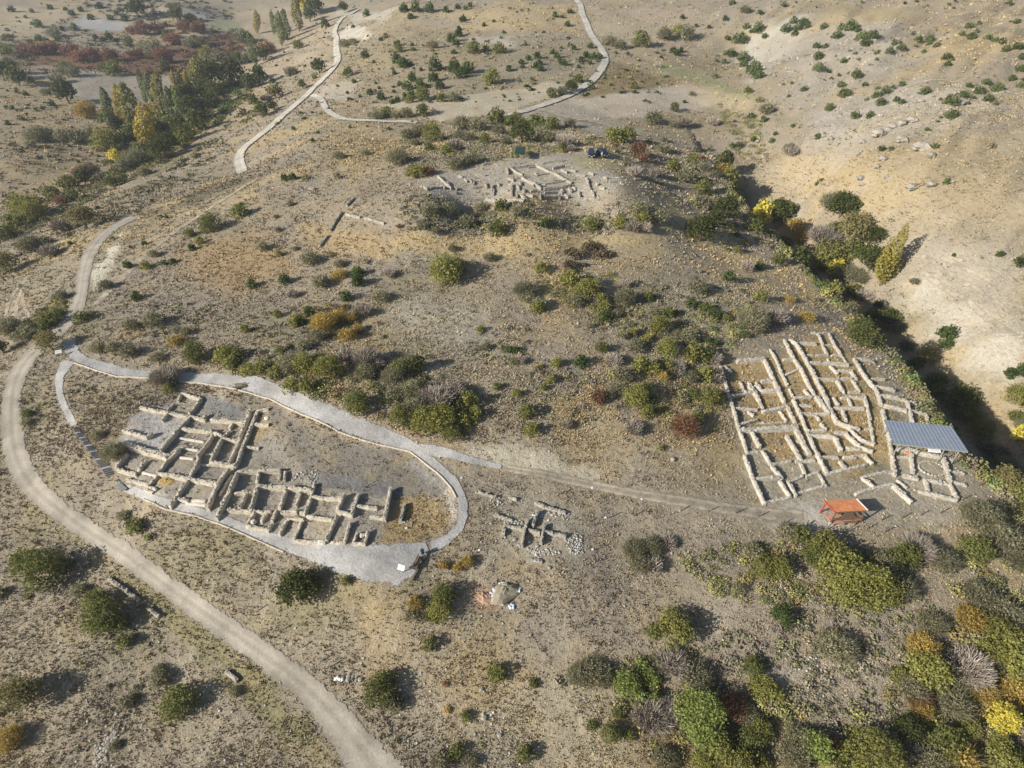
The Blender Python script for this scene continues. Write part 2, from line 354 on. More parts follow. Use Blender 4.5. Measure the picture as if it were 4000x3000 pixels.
# right-hand ruins
zone("2820,1400 3050,1395 3150,1322 3250,1308 3330,1400 3440,1640 3450,1800 3280,1870 3000,1800 2900,1600",(.385,.285,.15),.85,.7,g=.5,wob=.8)
zone("3060,1690 3300,1700 3280,1790 3080,1850",(.37,.31,.20),.6,1,g=.3)
zone("2900,1700 3050,1800 3200,1790 3300,1860 3000,1960 2940,1920",(.38,.345,.265),.75,.6,g=.2)
zone("3400,1380 3480,1380 3560,1560 3560,1700 3460,1560",(.38,.335,.26),.75,1,g=.3)
zone("2650,1960 2990,1950 3150,1905 3450,1860 3800,1800 3700,1560 3920,1850 3990,1990 3750,2030 3200,2085 2850,2030",(.385,.34,.265),.85,1.2,g=.12)
zone("3010,1985 3230,1950 3300,2040 3240,2080 3030,2050",(.47,.44,.38),.75,1,g=.05)
zone("3430,1430 3480,1640 3520,1800 3480,1850 3420,1640",(.41,.325,.19),.8,.4,g=.35,wob=.4)
zone("3500,1790 3700,1800 3720,1930 3560,1900",(.40,.355,.27),.7,.5,g=.15)
# near ground
zone("440,2250 560,2262 1000,2605 1360,3000 1230,3000 880,2680",(.29,.255,.13),.75,1)
zone("90,1900 180,1990 600,2260 560,2300 80,2010",(.34,.28,.165),.6,1)
zone("0,2250 400,2500 300,2900 0,2800",(.37,.315,.225),.7,3,g=.6)
zone("660,2540 800,2560 1000,2900 760,3000 700,2800",(.41,.355,.26),.7,2,g=.5)
zone("2200,2700 2900,2680 3500,2750 4000,2350 4000,3000 2500,3000",(.20,.165,.10),.7,3)
zone("1850,2750 2300,2650 2500,2900 2500,3000 1900,3000",(.42,.375,.28),.6,2)
zone("2950,2580 3450,2560 3480,2850 3100,2850",(.38,.335,.265),.6,2)
zone("1830,2290 1900,2280 1950,2340 1890,2380",(.36,.235,.155),.6,.7,g=.4)
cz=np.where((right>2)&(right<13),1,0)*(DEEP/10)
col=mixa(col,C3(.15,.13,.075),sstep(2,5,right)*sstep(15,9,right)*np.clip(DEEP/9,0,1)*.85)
# ================================================================== roads and paths: draped sheets with ragged edges
def ribbon_w(Lw,Rw,step,nx):
    """left/right edge polylines (world xy) -> resampled"""
    Lw=np.array(Lw)[:,:2];Rw=np.array(Rw)[:,:2]; Cn=(Lw+Rw)/2
    s_=np.r_[0,np.cumsum(np.hypot(*np.diff(Cn,axis=0).T))]; m=max(8,int(s_[-1]/step)); q=np.linspace(0,s_[-1],m)
    def sm(A):
        B=np.c_[np.interp(q,s_,A[:,0]),np.interp(q,s_,A[:,1])]
        k=max(1,int(2.2*s_[-1]/len(s_)/ (s_[-1]/m)/4)); 
        for _ in range(2):
            Bp=np.vstack([np.repeat(B[:1],k,0),B,np.repeat(B[-1:],k,0)]); ker=np.ones(2*k+1)/(2*k+1)
            B=np.c_[np.convolve(Bp[:,0],ker,'valid'),np.convolve(Bp[:,1],ker,'valid')]
        return B
    return sm(Lw),sm(Rw),q
MASKR=[]
def ribbon(name,Lw,Rw,mat_,step=1.0,nx=9,lift=.07,gmask=True,lab=None,fade=1.5):
    Lr,Rr,q=ribbon_w(Lw,Rw,step,nx); u=np.linspace(-.25,1.25,nx)
    X=Lr[:,None,0]*(1-u)+Rr[:,None,0]*u; Y=Lr[:,None,1]*(1-u)+Rr[:,None,1]*u; d=np.hypot(X,Y)
    Z=hs(X,Y)+lift+np.clip((Y-120)/500,0,1)*.5
    v=np.stack([X,Y,Z],-1).reshape(-1,3); m=len(q); idx=np.arange(m*nx).reshape(m,nx)
    f=np.stack([idx[:-1,:-1],idx[:-1,1:],idx[1:,1:],idx[1:,:-1]],-1).reshape(-1,4)
    a=v[f[0,1]]-v[f[0,0]];b=v[f[0,3]]-v[f[0,0]]
    if a[0]*b[1]-a[1]*b[0]<0: f=f[:,::-1]
    uu=np.broadcast_to((u-.0)[None,:],X.shape).ravel()
    edge_=np.minimum(np.minimum(uu+.25,1.25-uu)/.5,1); qq=np.repeat(q,nx); edge_=edge_*sstep(0,fade,qq)*sstep(0,fade,q[-1]-qq) # 0 outer .. .5 at the true edge
    wid=np.hypot(*(Lr-Rr).T); 
    me=mesh_np(name,v,f,{'u':uu,'edge':edge_,'wid':np.repeat(wid,nx)},smooth=True)
    o=link(name,me,mat_,kind='structure')
    if gmask: MASKR.append(np.vstack([Lr,Rr[::-1]]))
    return o
def pairs(s,fr='p'):
    L=[];Rr=[]
    for t in s.split():
        a,b=t.split('|'); L.append(fp(fr,*map(float,a.split(',')))); Rr.append(fp(fr,*map(float,b.split(','))))
    return at([p[0] for p in L],[p[1] for p in L]),at([p[0] for p in Rr],[p[1] for p in Rr])
def cline(s,w,fr='p'):
    p=pts(s,fr); c=at([q[0] for q in p],[q[1] for q in p])[:,:2]; d=np.gradient(c,axis=0); d/=np.hypot(*d.T)[:,None]+1e-9; nn=np.c_[-d[:,1],d[:,0]]
    w=np.broadcast_to(np.asarray(w,float),(len(c),))[:,None]; return c+nn*w/2,c-nn*w/2
def road_mat(name,c1,c2,rut,ragged=.32,bs=.5,stone=.5,sw=.10):
    m,nt,b=mat(name); u=N(nt,'ShaderNodeAttribute',attribute_name='u'); e=N(nt,'ShaderNodeAttribute',attribute_name='edge')
    co=N(nt,'ShaderNodeTexCoord'); n_=N(nt,'ShaderNodeTexNoise'); n_.inputs['Scale'].default_value=.5; n_.inputs['Detail'].default_value=7; nt.links.new(co.outputs['Object'],n_.inputs['Vector'])
    n2_=N(nt,'ShaderNodeTexNoise'); n2_.inputs['Scale'].default_value=3.5; n2_.inputs['Detail'].default_value=8; n2_.inputs['Roughness'].default_value=.75; nt.links.new(co.outputs['Object'],n2_.inputs['Vector'])
    base=mixc(nt,c1,c2,ramp(nt,n_.outputs[0],[(.32,0),(.68,1)]))
    if rut:
        w=ramp(nt,u.outputs['Fac'],rut); base=mixc(nt,base,w,1.0,'MULTIPLY')
    nq_=N(nt,'ShaderNodeTexNoise'); nq_.inputs['Scale'].default_value=.22; nq_.inputs['Detail'].default_value=5; nt.links.new(co.outputs['Object'],nq_.inputs['Vector']); base=mixc(nt,base,ramp(nt,nq_.outputs[0],[(.35,.80),(.5,1.0),(.66,1.12)]),1.0,'MULTIPLY')
    sp=ramp(nt,n2_.outputs[0],[(.28,.6),(.5,1.0),(.7,1.32)]); base=mixc(nt,base,sp,stone,'MULTIPLY')
    nt.links.new(base,b.inputs['Base Color']); bump(nt,b,n2_.outputs[0],bs,.12)
    # ragged edge
    n3_=N(nt,'ShaderNodeTexNoise'); n3_.inputs['Scale'].default_value=.9; n3_.inputs['Detail'].default_value=9; n3_.inputs['Roughness'].default_value=.72; nt.links.new(co.outputs['Object'],n3_.inputs['Vector'])
    ad=N(nt,'ShaderNodeMath',operation='MULTIPLY_ADD'); nt.links.new(n3_.outputs[0],ad.inputs[0]); ad.inputs[1].default_value=ragged*5; 
    ad2=N(nt,'ShaderNodeMath',operation='ADD'); nt.links.new(e.outputs['Fac'],ad2.inputs[0]); ad2.inputs[1].default_value=-.5-ragged*2.5; nt.links.new(ad2.outputs[0],ad.inputs[2])
    al=ramp(nt,ad.outputs[0],[(.0,0),(sw,1)])
    t=N(nt,'ShaderNodeBsdfTransparent'); mx=N(nt,'ShaderNodeMixShader'); nt.links.new(al,mx.inputs[0]); nt.links.new(t.outputs[0],mx.inputs[1]); nt.links.new(b.outputs[0],mx.inputs[2]); nt.links.new(mx.outputs[0],nt.nodes['Material Output'].inputs[0])
    return m
M_ROAD=road_mat('dirt road',(.315,.28,.225),(.39,.35,.285),[(.0,.84),(.2,.98),(.33,1.12),(.5,.88),(.67,1.12),(.8,.98),(1,.84)],stone=.6)
M_PALE=road_mat('pale valley road',(.45,.415,.345),(.51,.475,.40),[(.0,.9),(.3,1.08),(.5,.95),(.7,1.08),(1,.9)],ragged=.2)
M_GRAV=road_mat('white gravel',(.345,.33,.305),(.43,.42,.405),None,ragged=.24,bs=.8,stone=1.0)
M_TRACK=road_mat('grassy track',(.355,.305,.23),(.41,.355,.27),[(.0,.9),(.16,.95),(.25,1.2),(.36,.9),(.5,.78),(.64,.9),(.76,1.2),(.86,.95),(1,.9)],ragged=.42,sw=.55)
M_FOOT=road_mat('trodden path and furrow',(.39,.335,.25),(.44,.38,.29),None,ragged=.5,sw=.6)
road=ribbon('dirt_road',*pairs("1395,3200|1720,3200 1365,3000|1590,3000 1150,2702|1305,2702 965,2575|1008,2478 529,2250|669,2250 362,2133|520,2133 217,2042|375,2042 104,1952|240,1952 32,1862|152,1862 8,1771|106,1771 0,1681|88,1681 4,1590|84,1590 18,1500|90,1500 45,1428|127,1428 113,1360|178,1360 185,1310|252,1310 246,1247|310,1247 287,1179|340,1179 298,1112|349,1112 304,1044|358,1044 318,999|376,999 349,953|399,953 390,908|444,908 470,863|512,866 520,835|560,848"),M_ROAD,step=.8,nx=15,lift=.08)
for nm,s_,w in(('valley_road',"952,676 945,664 934,640 920,615 928,590 958,568 1000,548 1045,510 1090,466 1158,407 1203,371 1249,321 1294,282 1314,253 1321,226 1310,199 1316,181 1314,158 1304,131 1314,99 1335,77 1375,50 1420,30",[3.6]*6+[4.2]*4+[4.0]*7+[3.8]*6),
               ('loop_road',"1212,372 1253,384 1262,407 1282,438 1316,461 1384,474 1497,478 1610,477 1655,484",2.6),
               ('hill_road',"2240,-25 2246,0 2271,23 2269,50 2289,90 2307,136 2335,176 2362,212 2366,244 2346,280 2316,316 2271,348 2226,375 2136,407 2068,430 2000,450 1940,465",3.4),
               ('hill_road',"2080,432 2113,425 2226,464 2362,484 2452,518 2500,540",5.0)):
    ribbon(nm,*cline(s_,w),M_PALE if nm!='hill_road' or w==3.4 else M_FOOT,step=1.5,nx=7,lift=.2)
# white gravel path and terrace apron round the left ruins (left|right edges, clockwise from the entrance)
ribbon('gravel_path',*pairs("248,1318|292,1310 240,1350|300,1345 258,1385|310,1378 290,1415|355,1402 350,1437|430,1420 450,1470|520,1448 620,1478|700,1450 780,1495|860,1460 930,1520|1010,1470 1060,1560|1130,1520 1180,1620|1260,1570 1330,1690|1420,1640 1470,1735|1560,1690 1600,1760|1655,1742 1650,1800|1700,1800 1720,1855|1775,1850 1770,1910|1808,1900 1795,1960|1830,1955 1798,2020|1835,2020 1780,2070|1815,2090 1735,2105|1760,2135 1680,2118|1690,2158 1640,2120|1650,2172"),M_GRAV,step=.6,nx=13,lift=.09)
ribbon('gravel_path',*pairs("1700,2112|1705,2152 1640,2118|1650,2172 1570,2122|1620,2262 1500,2128|1590,2285 1400,2130|1480,2290 1290,2122|1380,2262 1180,2105|1260,2215 1080,2085|1130,2160 990,2060|1020,2115 900,2018|940,2078 800,1990|860,2045 700,1965|750,2010 600,1935|640,1985 540,1905|500,1930 478,1880|455,1905"),M_GRAV,step=.6,nx=17,lift=.07)
ribbon('gravel_path',*pairs("262,1392|315,1400 232,1420|282,1432 218,1460|248,1465 214,1520|244,1520 228,1570|258,1570 255,1630|285,1622 282,1680|312,1672"),M_GRAV,step=.6,nx=9,lift=.07)
ribbon('gravel_path',*pairs("1600,1737|1640,1790 1640,1742|1690,1785 1720,1735|1720,1785 1800,1775|1800,1805 1900,1800|1890,1825 1990,1822|1985,1842"),M_GRAV,step=.6,nx=9,lift=.12)
ribbon('farm_track',*pairs("1930,1806|1920,1836 2000,1818|2000,1850 2200,1850|2190,1892 2400,1888|2380,1932 2600,1925|2580,1975 2800,1955|2780,2010 3000,1975|2980,2040 3200,1985|3180,2060"),M_TRACK,step=.8,nx=21,lift=.06,gmask=True)
for s_,w in(("2500,740 2545,785 2590,820 2660,880 2700,990 2800,1060",.9),("3060,1080 3090,1130 3120,1180 3200,1240 3270,1330 3320,1375 3350,1400",1.1),("1945,2150 1905,2200 1865,2240 1840,2265",.7),("1210,255 1400,215 1600,190 1750,185",.9),("340,1225 450,1112 600,972 760,852 900,762 1040,682",1.8),("30,1292 20,1232 45,1152 92,1102",.9),("95,1302 60,1242 68,1162 100,1112",.9),("142,1277 100,1212 82,1142",.8),("3540,985 3700,1060 3850,1150 4000,1260",1.0),("3640,985 3800,1060 4000,1175",.9),("3560,1050 3700,1130 3850,1230 4000,1350",1.1),("3700,985 3850,1040 4000,1110",.8),("3300,440 3500,360 3640,305 3760,310 3900,350 4000,385",1.2)):
    ribbon('footpath',*cline(s_,w),M_FOOT,step=.6,nx=7,lift=.07)  # the pale ribbons across the far-right field are furrow lines, not footpaths
# pale kerb boards that hold the gravel on the downhill side of the upper path
M_KERB=plain('pale kerb boards',(.55,.49,.40),.85)
def kerb(s,nm,lab):
    p=pts(s); c=at([q[0] for q in p],[q[1] for q in p])
    s_=np.r_[0,np.cumsum(np.hypot(*np.diff(c[:,:2],axis=0).T))]; q=np.arange(0,s_[-1],.9); x=np.interp(q,s_,c[:,0]);y=np.interp(q,s_,c[:,1]); z=hs(x,y)
    mb=MB()
    for i in range(len(q)-1): mb.bar((x[i],y[i],z[i]+.12),(x[i+1],y[i+1],z[i+1]+.12),.12,.26)
    tag(link(nm,mb.mesh(nm),M_KERB),lab,'kerb')
kerb("290,1420 350,1440 450,1473 620,1482 780,1498 925,1524 1060,1562 1180,1622 1330,1692 1470,1738 1598,1764 1650,1804 1718,1858 1766,1912 1790,1962","path_kerb","thin pale kerb along the downhill edge of the upper gravel path")
kerb("560,1952 640,1990 750,2014 860,2050 940,2083 1020,2120 1130,2166","path_kerb","low pale kerb under the lower gravel apron left of the ruins")
# grass mask from the ribbons
for poly in MASKR:
    x0,y0=poly.min(0)-1;x1,y1=poly.max(0)+1; m=(gx>x0)&(gx<x1)&(gy>y0)&(gy<y1)
    if not m.any(): continue
    X=gx[m];Y=gy[m];ins=np.zeros(X.shape,bool)
    for a,b in zip(poly,np.roll(poly,-1,0)):
        if a[1]==b[1]: continue
        ins^=((a[1]>Y)!=(b[1]>Y))&(X<(b[0]-a[0])*(Y-a[1])/(b[1]-a[1])+a[0])
    g=grass[m]; g[ins]=0; grass[m]=g
# ------------------------------------------------------------------ the ground sheet itself
v=np.stack([GX,GY,GZ],-1).reshape(-1,3); idx=np.arange(len(YR)*NC).reshape(len(YR),NC)
f=np.stack([idx[:-1,:-1],idx[:-1,1:],idx[1:,1:],idx[1:,:-1]],-1).reshape(-1,4)
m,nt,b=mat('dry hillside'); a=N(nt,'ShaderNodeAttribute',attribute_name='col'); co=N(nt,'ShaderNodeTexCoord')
def nz(sc,d=6,r=.6):
    n_=N(nt,'ShaderNodeTexNoise'); n_.inputs['Scale'].default_value=sc;n_.inputs['Detail'].default_value=d;n_.inputs['Roughness'].default_value=r; nt.links.new(co.outputs['Object'],n_.inputs['Vector']); return n_.outputs[0]
A1=nz(.22);A2=nz(1.1,8,.72);A3=nz(5,4,.6)
c=mixc(nt,a.outputs['Color'],(.47,.35,.17),ramp(nt,A1,[(.52,0),(.72,.35)]))
c=mixc(nt,c,ramp(nt,A2,[(.26,.60),(.46,.98),(.56,1.04),(.76,1.30)]),1.0,'MULTIPLY')
c=mixc(nt,c,ramp(nt,A3,[(.3,.72),(.6,1.12)]),.8,'MULTIPLY')
vo=N(nt,'ShaderNodeTexVoronoi'); vo.inputs['Scale'].default_value=1.6; nt.links.new(co.outputs['Object'],vo.inputs['Vector'])
c=mixc(nt,c,(.47,.43,.36),ramp(nt,vo.outputs['Distance'],[(.05,.45),(.09,0)]))
nt.links.new(c,b.inputs['Base Color']); b.inputs['Specular IOR Level'].default_value=.05; bump(nt,b,A2,.85,.55)
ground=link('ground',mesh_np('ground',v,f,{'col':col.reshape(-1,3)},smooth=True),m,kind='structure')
def gsample(arr,x,y):
    r=np.clip(np.searchsorted(YR,y)-1,0,len(YR)-1); c_=np.clip(((x/Wd(y)+1)/2*(NC-1)).round().astype(int),0,NC-1); return arr[r,c_]
# ================================================================== vegetation prototypes (unit width, base at z=0)
def quads(pos,nrm,size,asp,r):
    n_=len(pos); nrm=nrm/(np.linalg.norm(nrm,axis=1,keepdims=True)+1e-9)
    a=r.normal(size=(n_,3)); x=np.cross(nrm,a); x/=np.linalg.norm(x,axis=1,keepdims=True)+1e-9; y=np.cross(nrm,x)
    s=(size*(.6+.8*r.random(n_)))[:,None]
    hx=x*s*.5; hy=y*s*.5*asp; b_=nrm*s*.18
    v=np.stack([pos-hx-hy*.5,pos+hx*.2-hy+b_,pos+hx+hy*.5,pos-hx*.2+hy-b_],1).reshape(-1,3)
    return v,np.arange(4*n_).reshape(n_,4)
def crown(n_,seed,hr,nl,lobR,lean=0,pts_up=.5,low=.12,spiky=0,asp=1.0,cover=1.7,noisy=.95):
    r=np.random.default_rng(seed); L=[]
    for i in range(nl):
        a=i*2.39996+r.random()*.5; se=(i+.25)/nl; ce=math.sqrt(max(0,1-se*se)); lr_=lobR*(.62+.75*r.random()); q=(.5-lr_*.8)*ce*(.8+.3*r.random())
        z0=low*hr+lr_*hr*.55; z=z0+(hr-lr_*hr*.9-z0)*se*(.82+.3*r.random())
        L.append((q*math.cos(a),q*math.sin(a),z,lr_))
    L=np.array(L); w=L[:,3]**2; k=r.choice(nl,size=int(n_*1.9),p=w/w.sum())
    d=r.normal(size=(len(k),3)); d/=np.linalg.norm(d,axis=1,keepdims=True); rad=L[k,3]*((.45+.72*r.random(len(k))**.8+.5*r.random(len(k))*(r.random(len(k))<.16)) if not spiky else (.6+.48*r.random(len(k))**.7))
    sc=np.array([1,1,hr*(1.0 if not spiky else 1.25)]); p=L[k,:3]+d*rad[:,None]*sc
    if spiky: p[:,2]+= (np.maximum(0,d[:,2])**2)*spiky*r.random(len(k))*.2
    dd=np.linalg.norm((p[:,None,:]-L[None,:,:3])/sc,axis=2)/L[None,:,3]; dd[np.arange(len(k)),k]=9
    keep=(dd.min(1)>(.5 if spiky else .34))&(p[:,2]>low*hr*.4); p=p[keep][:n_];d=d[keep][:n_];kk=k[keep][:n_]
    s=math.sqrt(cover*3.0*max(hr,.6)/max(len(p),1)); nr=d+r.normal(size=d.shape)*noisy; nr[:,2]+=.25
    v,f_=quads(p,nr,s,asp,r); lt=r.random(nl); t=np.clip(lt[kk]*.55+.45*r.random(len(p)),0,1)
    return v,f_,np.repeat(t,4),L
def twigs(n_,seed,hr,thin=.012):
    r=np.random.default_rng(seed); V=[];T=[]
    a=r.random(n_)*2*math.pi; q=np.sqrt(r.random(n_))*.42; st=np.c_[np.cos(a)*q*.35,np.sin(a)*q*.35,np.zeros(n_)]
    base=np.c_[np.cos(a)*q,np.sin(a)*q,hr*(.15+.6*r.random(n_)*(1-q))]; d=np.c_[np.cos(a)*(.3+q),np.sin(a)*(.3+q),.55+.8*r.random(n_)]+r.normal(size=(n_,3))*.45
    d/=np.linalg.norm(d,axis=1,keepdims=True); ln=(.14+.2*r.random(n_))[:,None]; e=base+d*ln; sd=np.cross(d,r.normal(size=d.shape)); sd/=np.linalg.norm(sd,axis=1,keepdims=True)
    w_=thin*(.6+.9*r.random(n_))[:,None]; v=np.stack([base-sd*w_,base+sd*w_,e+sd*w_*.3,e-sd*w_*.3],1).reshape(-1,3)
    return v,np.arange(4*n_).reshape(n_,4),np.repeat(r.random(n_),4)
def stems_mesh(name,seed,hr,L=None,n_=6,r0=.022,trunk=0,k=5):
    r=np.random.default_rng(seed); mb=MB()
    if trunk: mb.tube([(0,0,-.08),(.01,.0,trunk*.5),(0,.01,trunk)],[r0*1.7,r0*1.3,r0*1.1],7)
    for i in range(n_):
        if L is not None and len(L): e=L[(i*len(L))//n_][:3]*np.array([.9,.9,1])
        else: a=r.random()*6.28; e=np.array([.35*math.cos(a),.35*math.sin(a),hr*(.55+.3*r.random())])
        s_=np.array([0,0,trunk*.92]) if trunk else np.array([e[0]*.18,e[1]*.18,-.06]); mid=(s_+e)/2+np.array([0,0,.06*hr])+r.normal(size=3)*.02
        mb.tube([s_,mid,e],[r0,r0*.65,r0*.22],k,cap=False)
    return mb.mesh(name,True)
def poplar(n_,seed,fork=False):
    """unit height column, radius about .5 (scaled in x,y by the width)"""
    r=np.random.default_rng(seed); z=r.random(n_*2)**.85; prof=np.interp(z,[0,.06,.18,.45,.75,.92,1],[.15,.45,.8,1,.8,.42,.05]); k=r.random(n_*2)<prof; z=z[k][:n_];prof=prof[k][:n_]
    a=r.random(len(z))*6.283; cl=np.floor(z*11)+np.floor(a/6.283*5)*31; off=.75+.35*_h(cl,np.zeros(len(z)),seed)
    q=.5*prof*off*(.55+.45*np.sqrt(r.random(len(z)))); p=np.c_[q*np.cos(a),q*np.sin(a),z*.97+.03]
    p[:,0]+=.08*np.sin(z*7+seed); d=np.c_[np.cos(a),np.sin(a),.5+0*a]+r.normal(size=(len(z),3))*.6
    t=np.clip(.5*_h(cl,np.ones(len(z)),seed+3)+.5*r.random(len(z)),0,1)
    return p,d,t,r
KIND={ # colour a, colour b, height ratio, lobes, lobe radius, adjective, noun, category
 'J':((0.061,0.093,0.024),(0.140,0.189,0.059),.74,9,.22,'dark green','juniper','juniper'),
 'G':((0.122,0.137,0.039),(0.250,0.262,0.083),.80,10,.23,'mid green','bush','bush'),
 'Y':((0.201,0.201,0.055),(0.378,0.366,0.110),.78,10,.23,'yellow-green','bush','bush'),
 'O':((0.371,0.278,0.084),(0.623,0.455,0.134),.70,10,.24,'orange-yellow','bush','bush'),
 'S':((0.203,0.194,0.110),(0.362,0.337,0.210),.66,10,.24,'dull olive','shrub','shrub'),
 'B':((0.270,0.227,0.177),(0.455,0.395,0.328),.68,8,.24,'bare grey','thorn shrub','shrub'),
 'R':((0.194,0.101,0.059),(0.362,0.203,0.118),.66,8,.25,'rusty brown','shrub','shrub'),
 'D':((0.076,0.059,0.034),(0.177,0.134,0.081),.42,9,.25,'dark brown','heath shrub','shrub'),
 'T':((0.067,0.085,0.024),(0.159,0.177,0.055),.98,14,.20,'dark green round','tree','tree'),
 'W':((0.201,0.244,0.061),(0.354,0.403,0.128),.90,9,.24,'light green','young tree','tree'),
 'K':((0.185,0.177,0.076),(0.354,0.303,0.126),.85,12,.22,'olive brown','small tree','tree'),
 'U':((0.555,0.488,0.084),(0.842,0.723,0.143),1.2,12,.22,'bright yellow','tree','tree'),
 'j':((.095,.125,.045),(.200,.240,.095),.60,9,.24,'green','juniper','juniper'),  # lighter copy of the dark juniper, distance haze mixed into its colour
}
MF={k:foliage_mat(v_[5]+' foliage',v_[0],v_[1],0 if k in 'BD' else .42) for k,v_ in KIND.items()}
M_BARK=plain('grey-brown bark',(.17,.14,.11),.95,0,.3,4); M_PBARK=plain('pale poplar bark',(.30,.27,.21),.95,0,.25,4)
PRO={}
def proto(kind,lod,var):
    key=(kind,lod,var)
    if key in PRO: return PRO[key]
    nq={0:120,1:520,2:1900,3:4600}[lod]; kd=KIND[kind]; seed=hash((ord(kind),lod,var))%100000; nl=int(kd[3]*(1.2 if lod<2 else 1.8 if lod<3 else 2.6)); lr=kd[4]*(.92 if lod<2 else .8 if lod<3 else .66)
    lo=.12; st=None
    if kind in 'B': v,f_,t=twigs(int(nq*1.3),seed,kd[2],.010 if lod>1 else .018); L=None
    elif kind=='T' or kind=='K' or kind=='U': v,f_,t,L=crown(nq,seed,kd[2],nl,lr,low=.26,cover=1.8)
    elif kind in 'Jj': v,f_,t,L=crown(nq,seed,kd[2],nl,lr,low=.02,spiky=.8,cover=2.2,noisy=.45)
    elif kind=='S' or kind=='O' or kind=='R':
        v,f_,t,L=crown(int(nq*.72),seed,kd[2],nl,lr*1.05,low=.05,cover=1.25,noisy=.9); v2,f2,t2=twigs(int(nq*.4),seed+1,kd[2],.007 if lod>1 else .013); f_=np.vstack([f_,f2+len(v)]);v=np.vstack([v,v2]);t=np.r_[t,t2*.6]
    else: v,f_,t,L=crown(nq,seed,kd[2],nl,lr,low=.04,cover=1.7)
    me=mesh_np('foliage',v,f_,{'tint':t}); me.materials.append(MF[kind])
    if lod>=1:
        tr=.34*kd[2] if kind in 'TKU' else 0
        st=stems_mesh('stems',seed+5,kd[2],L,n_=7 if lod<3 else 10,r0=.02 if not tr else .03,trunk=tr); st.materials.append(M_BARK)
    PRO[key]=(me,st); return PRO[key]
ITEMS=[]     # (object, noun, px, py) waiting for their labels
NV=0
def plant(kind,x,y,wpx,hs_=1.0,at_=None):
    """x,y = middle of the crown in source pixels, wpx = crown width in source pixels"""
    global NV
    wpx=wpx*(1.0 if kind in 'D' else 1.12 if kind in 'Jj' else 1.2)*(1.12 if 380<x<960 and 230<y<690 and kind not in 'Jj' else 1)*(1.4 if kind not in 'Jj' and x>2990 and 740<y<1500 and x<3480 and (x-2990)*1.02+700>y-60 else 1)*(1.12 if y>2150 and x>1900 else 1); g=at1(x,y+wpx*.26*KIND[kind][2]); g=np.array(at_) if at_ is not None else g; dp=depth(g); w_=wpx*dp/F
    rp=wpx*1024/4000
    lod=0 if rp<9 else 1 if rp<21 else 2 if rp<46 else 3
    var=NV%4; NV+=1; me,st=proto(kind,lod,var); rz=(NV*2.39996)%6.283; jx=.9+.2*((NV*.377)%1); jz=(.88+.26*((NV*.713)%1))*hs_
    size='' ; kd=KIND[kind]; base=kd[6].replace(' ','_')
    nm={'J':'juniper_bush','j':'juniper_bush','T':'round_tree','W':'young_tree','K':'small_tree','U':'autumn_tree','B':'thorn_shrub','D':'heath_shrub','G':'green_bush','Y':'yellow_green_bush','O':'autumn_bush','R':'brown_shrub'}.get(kind,'olive_shrub')
    if st is not None and rp>=12:
        o=empty(nm,g-np.array([0,0,.05]),rz); o.scale=(w_*jx,w_/jx,w_*jz)
        c=link('crown' if kind in 'TWKU' else 'foliage',me,None,o); s_=link('trunk' if kind in 'TKU' else 'stems',st,None,o)
    else:
        o=link(nm,me,None,None,g-np.array([0,0,.05]),rz); o.scale=(w_*jx,w_/jx,w_*jz)
    sz='tiny' if w_<1.3 else 'small' if w_<2.3 else 'middling' if w_<3.8 else 'large' if w_<6.5 else 'very-large'
    ITEMS.append((o,sz+' '+kd[5]+' '+kd[6],x,y,kd[7])); return o
